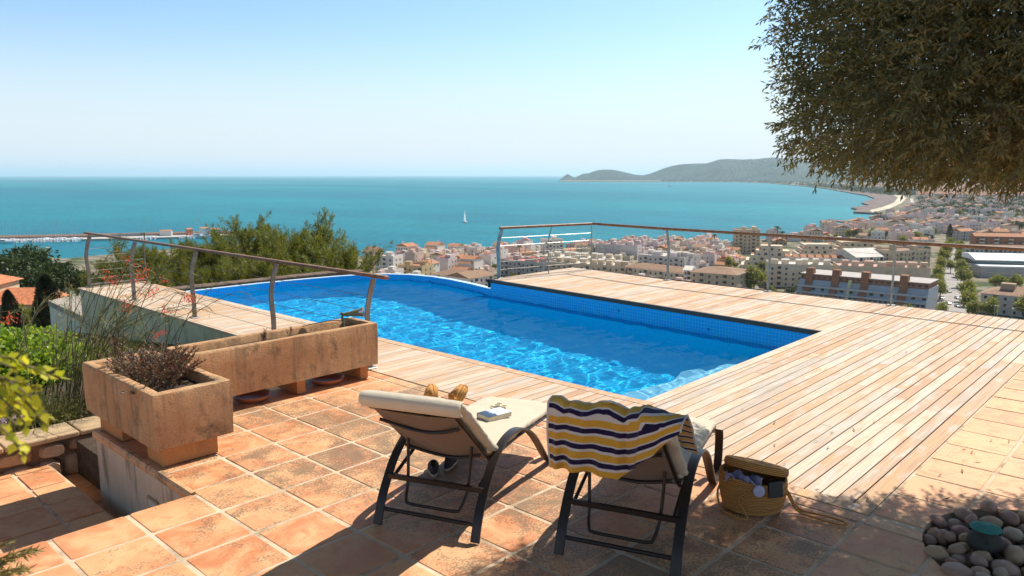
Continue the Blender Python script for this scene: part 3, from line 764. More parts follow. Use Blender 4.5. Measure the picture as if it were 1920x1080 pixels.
# ---- boats
M_HULL=simple('white_gelcoat',(.78,.79,.80),.3,0,.03,2); M_SAIL=canvas('sail_cloth',(.85,.85,.84),.5); M_MAST=simple('mast',(.55,.55,.55),.4,.5); M_BGLASS=simple('boat_glass',(.04,.06,.08),.2)
def boat(name,loc,rz,L,label,group=None,sail=False,mast=True):
    r=empty(name,loc,rz,label,'sailing boat' if sail else 'boat',group)
    m=MB(); st=8; vs=[]
    for i in range(st+1):
        s=i/st; wd=L*.16*math.sin(math.pi*min(1,.28+s*.72))**.7 if s<1 else 0; wd=L*.15*(1-max(0,(s-.45)/.55)**2)
        x=-L/2+L*s
        vs+=[(x,-wd,L*.09+.03*L*s),(x,-wd*.6,-.15),(x,wd*.6,-.15),(x,wd,L*.09+.03*L*s)]
    fs=[(i*4+a,(i+1)*4+a,(i+1)*4+a+1,i*4+a+1) for i in range(st) for a in range(3)]+[(i*4+3,(i+1)*4+3,(i+1)*4,i*4) for i in range(st)]+[(0,1,2,3)]
    m.add(vs,fs); m.build('hull',[M_HULL],r)
    m=MB(); m.prism([(-L*.2,-L*.09),(L*.12,-L*.08),(L*.2,0),(L*.12,L*.08),(-L*.2,L*.09)],L*.09,L*.18); c_=m.build('cabin',[M_HULL],r)
    m=MB(); m.box(-L*.15,L*.08,-L*.092,L*.092,L*.12,L*.155); m.build('cabin_window',[M_BGLASS],r)
    if mast: m=MB(); m.tube([(L*.05,0,L*.1),(L*.05,0,L*1.15)],L*.006,5); m.build('mast',[M_MAST],r)
    if sail:
        m=MB(); vs=[];n=7
        for i in range(n+1):
            s=i/n
            for j in range(4):
                q_=j/3; xx=L*.04-(L*.46)*(1-s)*q_; vs.append((xx,math.sin(q_*math.pi)*L*.05*(1-s*.5),L*.22+s*L*.98))
        m.add(vs,[(i*4+j,i*4+j+1,(i+1)*4+j+1,(i+1)*4+j) for i in range(n) for j in range(3)]); m.build('mainsail',[M_SAIL],r,smooth=True)
        m=MB(); vs=[]
        for i in range(n+1):
            s=i/n
            for j in range(4):
                q_=j/3; x0=L*.50-(L*.43)*s; vs.append((x0-(L*.36)*(1-s)*q_,math.sin(q_*math.pi)*L*.04,L*.14+s*L*.9))
        m.add(vs,[(i*4+j,i*4+j+1,(i+1)*4+j+1,(i+1)*4+j) for i in range(n) for j in range(3)]); m.build('jib',[M_SAIL],r,smooth=True)
    return r
boat('sailing_boat',at(872,417.5,SEA),R(60),15,'white sailing boat alone on the open turquoise sea',sail=True)
p=at(1255,349.5,SEA); boat('motor_boat',p,AZ-R(92),34,'white motor boat speeding in front of the cape',mast=False)
m=MB()
for k,(l,wd) in enumerate(((170,9),(420,6))):
    m.add([(-5,-wd,0),(-5,wd,0),(-l,wd*1.6,0),(-l,-wd*1.6,0)],[(0,1,2,3)]) if k==0 else m.add([(-l*.4,-wd*2.2,.0),(-l*.4,-wd*1.2,0),(-l,-wd*3.4,0)],[(0,1,2)])
o=m.build('wake',[simple('foam',(.75,.8,.82),.7)]); o.location=p+Vector((0,0,.12)); o.rotation_euler=(0,0,AZ-R(92)); o['kind']='structure'
proto=None
def copytree(o,parent=None):
    c=o.copy(); COL.objects.link(c); c.parent=parent
    for ch in [x for x in bpy.data.objects if x.parent==o]: copytree(ch,c)
    return c
def setroot(o,loc,rz=None,s=None,label=None,group=None):
    o.location=loc
    if rz is not None: o.rotation_euler=(0,0,rz)
    if s is not None: o.scale=(s,s,s) if not isinstance(s,tuple) else s
    if label: o['label']=label
    if group: o['group']=group
    return o
rng=random.Random(2)
bl='white boat moored stern to the quay inside the breakwater'
pb=boat('moored_boat',(0,0,0),0,11,bl,'boats moored along the quay')
k=0
for x in list(np.arange(-4,150,6.4))+list(np.arange(262,300,6.5))+list(np.arange(340,372,5.2)):
    y=interp([(-20,455),(0,454.4),(165,451.6),(300,448),(430,444.5)],x)
    o=pb if k==0 else copytree(pb); k+=1
    setroot(o,at(x+rng.uniform(-1,1),y,SEA),AZ+R(90)+rng.uniform(-.15,.15)+R(90),rng.uniform(1.1,1.9))
for x,y,L,lb in ((372,446.3,26,'large white yacht moored beneath the breakwater near its right end'),(8,456,20,'white yacht with tall mast at the left end of the quay')):
    boat('yacht',at(x,y,SEA),AZ+R(-86),L,lb)
for x in (152,161,244,330): pass
# harbour sheds on the quay
for x0,x1,h,col_,lb in ((352,362,7,(.62,.18,.08),'small orange harbour hut on the quay'),(376,392,8,(.74,.72,.68),'white harbour hut on the quay beside the yacht'),(300,322,5,(.70,.67,.62),'low pale shed on the quay, left of the orange hut'),(395,412,7,(.66,.60,.52),'beige harbour building at the right end of the quay')):
    a=at(x0,442.5,-63); c_=at(x1,442,-63); r=empty('harbour_shed',a,math.atan2(c_.y-a.y,c_.x-a.x),lb,'shed'); l=(c_-a).length
    b=MB(); b.box(0,l,0,7,0,h); b.build('wall',[simple('shed_wall',col_,.8,0,.05,.3)],r)
    b=MB(); b.add([(-.3,-.3,h),(l+.3,-.3,h),(l+.3,7.3,h),(-.3,7.3,h),(-.3,3.5,h+1.4),(l+.3,3.5,h+1.4)],[(0,1,5,4),(3,4,5,2)[::-1],(0,4,3),(1,2,5),(0,3,2,1)]); b.build('roof',[M_FARR],r)
# =================================================================== railings
def catmull(P,n=6):
    P=[Vector(p) for p in P]; out=[]
    for i in range(len(P)-1):
        p0=P[max(i-1,0)];p1=P[i];p2=P[i+1];p3=P[min(i+2,len(P)-1)]
        for k in range(n):
            t=k/n; out.append(.5*((2*p1)+(p2-p0)*t+(2*p0-5*p1+4*p2-p3)*t*t+(3*p1-p0-3*p2+p3)*t**3))
    out.append(P[-1]); return out
def post(name,par,x,y,inx,iny,z0,h,wd,th,mat,plate=True):
    """flat steel post whose top leans inwards"""
    d=Vector((inx,iny,0)).normalized(); b=Vector((x,y,z0))
    pts=[b, b+Vector((0,0,h*.30)), b-d*.012+Vector((0,0,h*.50)), b-d*.012+Vector((0,0,h*.62)), b+d*.02+Vector((0,0,h*.80)), b+d*.075+Vector((0,0,h*.985))]
    pts=[b]+catmull(pts[1:],4)
    side=Vector((-d.y,d.x,0))
    m=MB(); m.strip(pts,side,th,wd); o=m.build(name,[mat],None,bevel=.002,seg=1); o.parent=par
    o.data.transform(Matrix.Translation(par.location).inverted())
    if plate:
        m=MB(); m.box(x-.06,x+.06,y-.055,y+.055,z0-.0,z0+.010); q=m.build('base_plate',[M_STEEL],None,bevel=.003,seg=1); q.parent=o; q.data.transform(Matrix.Translation(par.location).inverted())
    return o
rl=empty('railing',(4.47,10,0),0,'rusty cable railing with a sloping wooden handrail along the left arm of the deck','railing')
RH=.925
for v in (14.26,12.27,10.15,8.03,6.15): post('post',rl,4.47,v,1,0,.004,RH,.058,.018,M_RUST)
post('post',rl,5.44,14.28,0,-1,.004,RH,.03,.012,M_RUST,False)
def cable(par,a,b,r=.0028,sag=.004,name='cable',mat=None):
    m=MB(); n=8; P=[Vector(a).lerp(Vector(b),i/n)+Vector((0,0,-sag*4*(i/n)*(1-i/n))) for i in range(n+1)]
    m.tube(P,r,5); o=m.build(name,[mat or M_CABLE],None,smooth=True); o.parent=par; o.data.transform(Matrix.Translation(par.location).inverted())
for k,z in enumerate((.14,.29,.44,.59,.74)):
    cable(rl,(4.465,14.2,z+.004),(4.465,6.15,z+.004),.0027,.0)
for k,z in enumerate((.16,.29,.42,.55,.68)):
    cable(rl,(4.5,14.27,z),(5.44,14.28,z+.01),.004,0,'rod',M_STEEL)
m=MB(); m.box(4.5,5.45,14.265,14.29,.045,.07); o=m.build('bottom_bar',[M_STEEL],rl); o.data.transform(Matrix.Translation(rl.location).inverted()); m=MB(); m.box(4.5,5.45,14.265,14.29,RH-.05,RH-.02); o=m.build('top_bar',[M_STEEL],rl); o.data.transform(Matrix.Translation(rl.location).inverted())
def handrail(par,pts,wd=.062,th=.036,rnd=.012):
    for a,b in zip(pts,pts[1:]):
        a,b=Vector(a),Vector(b); m=MB(); d=(b-a).normalized(); sd=Vector((-d.y,d.x,0)).normalized()
        m.strip([a,a.lerp(b,.5),b],sd,wd,th); o=m.build('handrail',[M_HRAIL],None,bevel=rnd,seg=3,smooth=True); o.parent=par; o.data.transform(Matrix.Translation(par.location).inverted())
handrail(rl,[(4.545,14.50,RH+.02),(4.545,5.93,RH+.02)])
rr=empty('railing',(12.2,5,0),0,'slim cable railing with a round wooden handrail along the sea side of the deck','railing')
E2=(OE(9.38)-.05,9.36); OEE=lambda v: OE(v)-.07
post('post',rr,10.20,9.86,.3,-1,.002,.97,.07,.018,M_STEEL)
post('post',rr,11.38,9.62,.2,-1,.002,.97,.02,.012,M_STEEL,False)
post('post',rr,E2[0],E2[1],-1,-.6,.002,.97,.03,.02,M_STEEL,False)
for v in (7.39,5.41,3.45,1.45,-.55): post('post',rr,OEE(v),v,-1,0,.002,.96,.062,.018,M_STEEL)
TOPR=.965
hp=[(10.17,9.80,TOPR),(E2[0]-.06,9.30,TOPR),(OEE(7.39)-.08,7.39,TOPR),(OEE(1.45)-.08,1.45,TOPR),(OEE(-.6)-.08,-.6,TOPR)]
for a,b in zip(hp,hp[1:]):
    m=MB(); m.tube([a,b],.026,12); o=m.build('handrail',[M_HRAIL],None,smooth=True,angle=60); o.parent=rr; o.data.transform(Matrix.Translation(rr.location).inverted())
for z,m_ in ((.77,M_STEEL),(.62,M_STEEL),(.47,M_CABLE),(.32,M_CABLE),(.17,M_CABLE)):
    cable(rr,(10.2,9.86,z),(E2[0],E2[1],z),.004 if m_ is M_STEEL else .0022,0,'cable',m_)
    cable(rr,(E2[0],E2[1],z),(OEE(7.39),7.39,z),.0022); cable(rr,(OEE(7.39),7.39,z),(OEE(-.6),-.6,z),.0022)

# =================================================================== planters
def trough(name,x0,x1,y0,y1,z0,z1,th,label,par=None):
    r=empty(name,((x0+x1)/2,(y0+y1)/2,0),0,label,'planter')
    m=MB(); cx,cy_=(x0+x1)/2,(y0+y1)/2; a,b=(x1-x0)/2,(y1-y0)/2
    def ring(hx,hy,z,n=9):
        P=[]
        for (sx,sy,ex,ey) in ((-1,-1,1,-1),(1,-1,1,1),(1,1,-1,1),(-1,1,-1,-1)):
            for k in range(n):
                t=k/n; P.append((hx*(sx+(ex-sx)*t)+random.uniform(-.0025,.0025),hy*(sy+(ey-sy)*t)+random.uniform(-.0025,.0025),z+random.uniform(-.002,.002)))
        return P
    zs=[(a-.02,b-.02,z0),(a-.004,b-.004,z0+.006),(a-.002,b-.002,z0+(z1-z0)*.3),(a,b,z0+(z1-z0)*.65),(a,b,z1-.02),(a-.004,b-.004,z1-.005),(a-.014,b-.014,z1),(a-th+.012,b-th+.012,z1-.001),(a-th,b-th,z1-.014),(a-th-.01,b-th-.01,z1-.16)]
    vs=[];n=36
    for hx,hy,z in zs: vs+=ring(hx,hy,z)
    fs=[(i*n+j,i*n+(j+1)%n,(i+1)*n+(j+1)%n,(i+1)*n+j) for i in range(len(zs)-1) for j in range(n)]+[tuple(range(n))[::-1]]
    m.add(vs,fs); m.build('trough',[M_PLANTER],r,smooth=True,angle=50)
    m=MB(); g=[];gn=14
    for i in range(gn+1):
        for j in range(gn+1):
            g.append((-(a-th)+2*(a-th)*i/gn,-(b-th)+2*(b-th)*j/gn,z1-.075+random.uniform(-.012,.012)))
    m.add(g,[(i*(gn+1)+j,(i+1)*(gn+1)+j,(i+1)*(gn+1)+j+1,i*(gn+1)+j+1) for i in range(gn) for j in range(gn)]); m.build('soil',[M_SOIL],r,smooth=True)
    return r
M_FOOT=stucco('ochre_render',(.56,.27,.10),(.50,.22,.09),(.12,.09,.06),.005,.45,False)
p1=trough('planter',1.868,2.412,4.95,6.28,.135,.525,.075,'square-ended terracotta rendered planter full of burgundy leaves at the corner of the ledge')
for y0,y1 in ((5.00,5.26),(5.72,6.16)):
    m=MB(); m.box(1.925-2.14,2.31-2.14,y0-5.615,y1-5.615,.005,.134); m.build('foot',[M_FOOT],p1,bevel=.006)
p2=trough('planter',2.47,4.318,5.80,6.235,.132,.545,.07,'long rounded terracotta rendered planter standing on slab feet behind the square planter')
for x0 in (4.14,3.455,2.75):
    m=MB(); m.box(x0-3.394,x0+.088-3.394,5.85-6.0175,6.19-6.0175,.005,.131); m.build('foot',[M_FOOT],p2,bevel=.005)
def saucer(x,y,rd,label):
    m=MB(); m.lathe([(rd*.62,.0),(rd*.8,.012),(rd*.98,.045),(rd,.052),(rd*.95,.052),(rd*.78,.02),(rd*.5,.012),(.001,.012)],k=32)
    o=m.build('saucer',[simple('glazed_terracotta',(.42,.16,.08),.4)],loc=(x,y,.006),smooth=True); tag(o,label,'saucer'); return o
saucer(3.86,6.0,.17,'terracotta saucer under the right half of the long planter')
saucer(3.10,6.0,.17,'terracotta saucer under the left half of the long planter')

# garden spotlight lying on the rim of the long planter
lr=empty('spotlight',(4.20,6.02,.46),0,'small green verdigris garden spotlight at the right end of the long planter','lamp')
M_VERD=stucco('verdigris_brass',(.17,.20,.12),(.26,.27,.17),(.05,.05,.04),.001,.5,False,6)
dz=Matrix.Rotation(R(90),4,'Y')
m=MB(); prof=[(.016,-.10),(.018,-.085),(.024,-.08),(.024,-.03),(.030,-.025),(.034,.03),(.036,.05)]
m.lathe(prof,k=20); q=Matrix.Translation((.0,-.01,.165))@Matrix.Rotation(R(-45),4,'Z')@Matrix.Rotation(R(82),4,'Y'); o=m.build('lamp_body',[M_VERD],lr,smooth=True); o.data.transform(q)
m=MB(); m.lathe([(.036,.05),(.050,.085),(.052,.09),(.046,.09),(.034,.055)],k=20,cap=False); m.lathe([(.001,.062),(.040,.066)],k=20); o=m.build('lamp_hood',[simple('brushed_chrome',(.62,.62,.66),.3,.8)],lr,smooth=True); o.data.transform(q)
m=MB(); m.tube(catmull([(-.075,.065,.15),(-.085,.07,.12),(-.08,.06,.07),(-.075,.055,.0)],5),.011,8); m.tube([(-.09,.085,.162),(-.055,.045,.150)],.017,8); m.build('bracket',[M_VERD],lr,smooth=True)
m=MB(); m.tube(catmull([(-.08,.06,.09),(-.2,.08,.11),(-.35,.13,.095),(-.48,.14,.085)],8),.004,6); m.build('flex',[M_GAP],lr,smooth=True)

# =================================================================== sun loungers
def padded(name,path,width,thick,mat,par,seed=0,nm=30,wr=.006,taper=None,scal=0):
    """cushion swept along path (s,z) with rounded sides"""
    P=catmull([(p[0],0,p[1]) for p in path],7); n=len(P); K=nm
    vs=[]
    rg=random.Random(seed); off=Vector((rg.uniform(0,50),rg.uniform(0,50),rg.uniform(0,50)))
    for i,p in enumerate(P):
        t=(P[min(i+1,n-1)]-P[max(i-1,0)]).normalized(); nn=Vector((-t.z,0,t.x))
        if nn.z<0 and i>n*.4: pass
        e=min(i,n-1-i); endf=min(1,(e+.35)/2.0)
        for k in range(K):
            a=2*math.pi*k/K; cx=math.cos(a); sy=math.sin(a)
            w_=math.copysign(abs(cx)**.35,cx)*width/2; h_=math.copysign(abs(sy)**.7,sy)*thick/2*endf
            q=p+nn*h_; v_=Vector((q.x,w_,q.z))
            d=mno.noise(v_*7+off)*wr+mno.noise(v_*22+off)*wr*.45
            if sy>0: d+= .35*wr*math.sin(v_.y*40+mno.noise(v_*5)*6)
            edge=abs(cx)**6; d+=edge*mno.noise(v_*40+off)*wr*.8
            v_+=nn*d*(1 if sy>=0 else -.5)+Vector((0,math.copysign(1,cx)*edge*mno.noise(v_*18+off)*wr,0))
            vs.append(v_)
    fs=[(i*K+k,i*K+(k+1)%K,(i+1)*K+(k+1)%K,(i+1)*K+k) for i in range(n-1) for k in range(K)]+[tuple(range(K))[::-1],tuple(range((n-1)*K,n*K))]
    m=MB(); m.add(vs,fs); return m.build(name,[mat],par,smooth=True,angle=180)
def lounger(loc,rz,label,seed):
    r=empty('sun_lounger',loc,rz,label,'sun lounger','bronze framed sun loungers with cream cushions')
    prof=[(0,.003),(.045,.12),(.115,.225),(.205,.328),(.33,.408),(.46,.442),(.60,.440),(.74,.398),(.88,.318),(1.0,.215),(1.10,.118),(1.19,.038),(1.26,.009),(1.335,.010),(1.40,.055),(1.435,.13),(1.44,.22),(1.425,.285),(1.40,.305)]
    for s in (-1,1):
        m=MB(); m.strip([Vector((p.x,s*.300,p.z)) for p in catmull([(a,0,b) for a,b in prof],5)],(0,1,0),.052,.013)
        m.build('side_frame',[M_BRONZE],r,smooth=True,angle=50,bevel=.002,seg=1)
    m=MB(); m.tube([(.038,-.295,.085),(.038,.295,.085)],.0125,8); m.build('crossbar',[M_BRONZE],r,smooth=True,angle=60)
    m=MB(); m.strip([(.125,-.295,.245),(.125,0,.247),(.125,.295,.245)],(1,0,0),.022,.03); m.build('crossbar',[M_BRONZE],r,bevel=.003,seg=1)
    # seat frame rails and braces
    for s in (-1,1):
        m=MB(); m.tube([(.30,s*.255,.355),(.75,s*.255,.345),(1.41,s*.255,.296)],.013,8)
        m.tube([(.14,s*.262,.25),(.42,s*.262,.345)],.011,8); m.build('seat_rail',[M_BRONZE],r,smooth=True,angle=60)
    m=MB(); m.tube([(1.41,-.262,.30),(1.41,.262,.30)],.013,8); m.build('crossbar',[M_BRONZE],r,smooth=True,angle=60)
    # back frame: two rails, top bar and curved stretchers
    B=Vector((.335,0,.352)); T=Vector((-.088,0,.722)); dirn=(T-B).normalized(); nrm=Vector((-dirn.z,0,dirn.x))   # points to the underside
    if nrm.z>0: nrm=-nrm
    m=MB()
    for s in (-1,1): m.strip([B+Vector((0,s*.235,0)),T+Vector((0,s*.235,0))],(0,1,0),.028,.020)
    m.strip([T+Vector((0,-.25,0)),T+Vector((0,.275,0))],dirn,.03,.02)
    m.build('back_frame',[M_BRONZE],r,bevel=.004)
    for f in (.86,.22):
        p=B.lerp(T,f); m=MB(); m.tube([p+Vector((0,-.235+.47*k/12,0))+nrm*.036-dirn*(.105*math.sin(math.pi*k/12)) for k in range(13)],.010,6); m.build('stretcher',[M_BRONZE],r,smooth=True,angle=60)
    # support hoop
    a0=B.lerp(T,.34)
    hoop=catmull([a0+Vector((0,.2,0)),(.16,.188,.235),(.10,.17,.135),(.085,.14,.118),(.085,0,.116),(.085,-.14,.118),(.10,-.17,.135),(.16,-.188,.235),a0+Vector((0,-.2,0))],6)
    m=MB(); m.tube(hoop,.0095,8); m.build('support_hoop',[M_BRONZE],r,smooth=True,angle=60)
    # slings
    m=MB(); vs=[];nx=10
    for i in range(nx+1):
        p=B.lerp(T,i/nx)
        for k in range(9):
            y=-.232+.464*k/8; vs.append(p+Vector((0,y,0))+nrm*(.010+.022*math.sin(math.pi*k/8)*math.sin(math.pi*min(1,.25+i/nx*.6))))
    m.add(vs,[(i*9+k,(i+1)*9+k,(i+1)*9+k+1,i*9+k+1) for i in range(nx) for k in range(8)]); m.build('back_sling',[M_MESHFAB],r,smooth=True)
    m=MB(); vs=[]
    for i in range(nx+1):
        s=i/nx; x=.36+(1.39-.36)*s; z=.352-.05*s*s
        for k in range(9):
            y=-.245+.49*k/8; vs.append((x,y,z-.018*math.sin(math.pi*k/8)))
    m.add(vs,[(i*9+k,(i+1)*9+k,(i+1)*9+k+1,i*9+k+1) for i in range(nx) for k in range(8)]); m.build('seat_sling',[M_MESHFAB],r,smooth=True)
    # cushion
    padded('seat_cushion',[(.285,.435),(.34,.398),(.50,.385),(.80,.375),(1.10,.352),(1.33,.335),(1.435,.322),(1.462,.30),(1.458,.262)],.545,.062,M_CANVAS,r,seed,wr=.008)
    padded('back_cushion',[(.345,.405),(.27,.462),(.15,.570),(.0,.700),(-.095,.778),(-.124,.798)],.59,.056,M_CANVAS,r,seed+3,wr=.010)
    padded('head_flap',[(-.110,.812),(-.142,.806),(-.158,.786),(-.150,.757),(-.130,.738)],.59,.020,M_CANVAS,r,seed+5,wr=.004)
    return r
L1=lounger((2.51,2.9945,.003),R(21.6),'sun lounger with a paperback and sunglasses on its cream cushion, left of the pair',1)
L2=lounger((2.935,2.03,.003),R(19.8),'sun lounger with a striped towel hung over its backrest, right of the pair',9)
def onl(L,s,w_,z): return Matrix.Translation(L.location)@Matrix.Rotation(L.rotation_euler.z,4,'Z')@Vector((s,w_,z))

# towel over the right lounger
def towel():
    NXT,NYT=110,90; vs=[];uv=[]
    front=.42
    for i in range(NXT+1):
        a=i/NXT; w0=.300-.655*a
        # back drop gets shorter towards the right where a corner is folded up
        drop=.362-.02*math.sin(a*5) if a<.55 else .352-(a-.55)/.45*.27
        fr=.08+.42*max(0,(a-.45)/.55)
        for j in range(NYT+1):
            b=j/NYT; l=-fr+b*(fr+drop)
            if l<0:      # lies down the front of the backrest
                s=-.112+(-l)*.752; z=.868-(-l)*.66
                if s>.27: z=max(z,.445)
            elif l<.06:
                th=l/.06*math.pi*.5; s=-.112-.085*math.sin(th)*.9; z=.838+.03*math.cos(th)
            else:
                q=l-.06; s=-.190-.01*math.sin(q*7)+q*.05*(1) ; z=.838-q
            p=Vector((s,w0,z))
            f1=mno.noise(Vector((a*5.2,l*1.3,2.0))); f2=mno.noise(Vector((a*13,l*4,7.)))
            amp=.028+.016*a
            vert=math.sin(a*26+2.6*f1+l*3)*.013*(.3+1.2*max(0,min(1,(l+.05)*3)))
            p.x+= -(f1*amp+f2*.013+vert) if l>0.02 else 0
            if l<=.08: p.z+= abs(f1)*.035+f2*.012+.02*max(0,math.sin(a*17+1))
            if a>.60 and l>.0:      # folded corner: cloth bunches and swings right
                k=(a-.60)/.40; p.x-=.030*math.sin(k*math.pi); p.y+= .03*k*min(1,l*4)
            p.y+=.014*f2+.05*max(0,l-.1)*(.5-a)*.6
            vs.append(p); uv.append((a,(l)/.078+ (1.5*max(0,a-.62)*(1+2.2*max(0,l))/.4 if a>.62 else 0)+.12*f1))
    fs=[(i*(NYT+1)+j,(i+1)*(NYT+1)+j,(i+1)*(NYT+1)+j+1,i*(NYT+1)+j+1) for i in range(NXT) for j in range(NYT)]
    me=bpy.data.meshes.new('towel'); me.from_pydata(vs,[],fs)
    ul=me.uv_layers.new(name='UVMap')
    li=[0]*len(me.loops)
    for l in me.loops: ul.data[l.index].uv=uv[l.vertex_index]
    t=NT('striped_terry'); x,y,z=t.sep(t.coord('UV')); c=t.coord()
    fr_=t.math('FRACT',y)
    col=t.ramp(fr_,[(0,(.72,.66,.60)),(.10,(.76,.40,.045)),(.52,(.72,.66,.60)),(.62,(.022,.012,.055)),(.93,(.72,.66,.60)),(1,(.72,.66,.60))],'CONSTANT')
    hem=t.math('LESS_THAN',t.math('MINIMUM',x,t.math('SUBTRACT',1,x)),.010)
    col=t.mix(hem,col,(.70,.64,.62))
    n=t.noise(c,420,2,.6); n2=t.noise(c,60,3)
    col=t.mix(.5,col,t.ramp(n,[(.3,.55),(.7,1.35)]),'MULTIPLY')
    t.pbsdf(col,.95,t.bump(t.math('ADD',n,n2),.004,1),spec=.1,sheen=.15)
    me.materials.append(t.m)
    for p in me.polygons: p.use_smooth=True
    o=bpy.data.objects.new('towel',me); COL.objects.link(o)
    s=o.modifiers.new('solid','SOLIDIFY'); s.thickness=.005; s.offset=0
    o.location=L2.location; o.rotation_euler=(0,0,L2.rotation_euler.z)
    return tag(o,'yellow, white and navy striped beach towel draped over the back of the right lounger','towel')
towel()
# second end of the towel lying on the seat beside the arm
# book, sunglasses, hat
bk=empty('book',onl(L1,.86,-.055,.4085),L1.rotation_euler.z+R(-28),'paperback with a pale seascape cover lying on the left lounger','book')
t=NT('book_cover'); c=t.coord(); x,y,z=t.sep(c)
hz_=t.math('ADD',t.math('MULTIPLY',x,11.),t.math('MULTIPLY',t.noise(t.coord('Object',(20,60,1)),1,4),.9))
col=t.ramp(t.math('ADD',hz_,.42),[(.18,(.03,.05,.09)),(.52,(.05,.08,.13)),(.60,(.35,.42,.50)),(.75,(.66,.70,.74)),(1,(.72,.76,.80))]); t.pbsdf(col,.35); M_COVER=t.m
M_PAGES=simple('page_block',(.70,.60,.42),.9,0,.1,60)
m=MB(); m.box(-.095,.095,-.062,.062,.0,.002); m.box(-.095,.095,-.062,.062,.030,.032); m.box(-.095,.095,.060,.063,.0,.032); m.build('cover',[M_COVER],bk)
m=MB(); m.box(-.092,.092,-.060,.0595,.002,.030); m.build('pages',[M_PAGES],bk)
sg=empty('sunglasses',onl(L1,1.13,.01,.391),L1.rotation_euler.z+R(-35),'thin gold rimmed sunglasses lying folded beside the paperback','sunglasses')
M_GOLD=simple('gold_wire',(.45,.30,.10),.3,.9)
for s in (-1,1):
    m=MB(); m.tube([(.0+.022*math.cos(a),s*.034+.026*math.sin(a),.008) for a in [2*math.pi*k/20 for k in range(20)]],.0022,6,closed=True); o=m.build('rim',[M_GOLD],sg,smooth=True)
    m=MB(); m.tube([(.0,s*.062,.01),(-.05,s*.05,.006),(-.065,-s*.03,.004)],.002,5); m.build('temple_arm',[M_GOLD],sg,smooth=True)
    m=MB(); m.lathe([(.001,0),(.021,0)],(0,s*.034,.008),20,cap=False); m.build('lens',[simple('brown_lens',(.42,.30,.16),.15)],sg)
m=MB(); m.tube([(.0,-.01,.012),(.004,0,.015),(0,.01,.012)],.0018,5); m.build('bridge',[M_GOLD],sg)
def straw(name,a,b,sc_=90):
    t=NT(name); c=t.coord(); w1=t.n('ShaderNodeTexWave'); w1.wave_type='BANDS'; w1.bands_direction='Z'; t.L(c,w1.inputs[0]); w1.inputs['Scale'].default_value=sc_/3.; w1.inputs['Distortion'].default_value=1.5
    w2=t.noise(t.coord('Object',(1,1,.35)),sc_*1.6,3,.6)
    f=t.math('ADD',t.math('MULTIPLY',w1.outputs[1],.5),t.math('MULTIPLY',w2,.6))
    col=t.mix(t.ramp(f,[(.25,0.),(.75,1.)]),a,b); t.pbsdf(col,.8,t.bump(f,.006,1),spec=.25); return t.m
M_STRAW=straw('plaited_straw',(.30,.12,.025),(.66,.33,.10))
hat=empty('straw_hat',onl(L1,-.02,.0,.815),L1.rotation_euler.z+R(60),'golden straw sandals lying on the top of the left backrest','sandals')
hat['label']='pair of golden straw sandals left behind the top of the left backrest'; hat.name='straw_sandals'
for k,(dx,dy,rz) in enumerate(((0.0,0.06,.25),(.02,-.07,-.3))):
    M_=Matrix.Translation((dx,dy,0))@Matrix.Rotation(rz,4,'Z')
    m=MB(); m.prism([tuple((.115*math.cos(a)*(1 if math.cos(a)<0 else 1.05),.038*math.sin(a)*(1.12 if math.cos(a)>0 else .85))) for a in [2*math.pi*i/22 for i in range(22)]],0,.014,M=M_); o=m.build('sole',[M_STRAW],hat,bevel=.003)
    m=MB(); P=[]; vs=[];
    for i in range(9):
        a=math.pi*i/8
        for xx in (.0,.05,.085): vs.append(M_@Vector((xx+.01,.042*math.cos(a)*(1-xx*3),.012+.045*math.sin(a)*(1-xx*3.5))))
    m.add(vs,[(i*3+j,(i+1)*3+j,(i+1)*3+j+1,i*3+j+1) for i in range(8) for j in range(2)]); o=m.build('strap',[M_STRAW],hat,smooth=True); s_=o.modifiers.new('s','SOLIDIFY'); s_.thickness=.004
hat.location=onl(L1,.035,-.09,.738); hat.rotation_euler=(0,R(-36),L1.rotation_euler.z)
# dark shoes under the left lounger
for k,(s,w_,rz,lb) in enumerate(((.80,.36,.5,'dark canvas shoe lying beneath the left arm of the left lounger'),(.93,.30,.2,'dark canvas shoe standing behind its fellow under the left lounger'))):
    sh=empty('shoe',onl(L1,s,w_,.004),L1.rotation_euler.z+rz,lb,'shoe')
    m=MB(); fo=[(.14*math.cos(a),.047*math.sin(a)*(1.1 if math.cos(a)>0 else .85)) for a in [2*math.pi*i/20 for i in range(20)]]
    m.prism(fo,0,.022); m.build('sole',[simple('pale_rubber',(.42,.36,.28),.7)],sh,bevel=.004)
    sh.scale=(.8,.8,.8)
    vs=[];fs=[]
    for z,sc_,dx in ((.022,.97,0),(.05,.93,-.004),(.075,.72,-.03),(.085,.55,-.045)):
        vs+=[(x*sc_+dx,y*sc_,z) for x,y in fo]
    for i in range(3):
        for j in range(20): fs.append((i*20+j,i*20+(j+1)%20,(i+1)*20+(j+1)%20,(i+1)*20+j))
    m=MB(); m.add(vs,fs); m.build('upper',[simple('navy_canvas',(.022,.022,.028),.9)],sh,smooth=True)

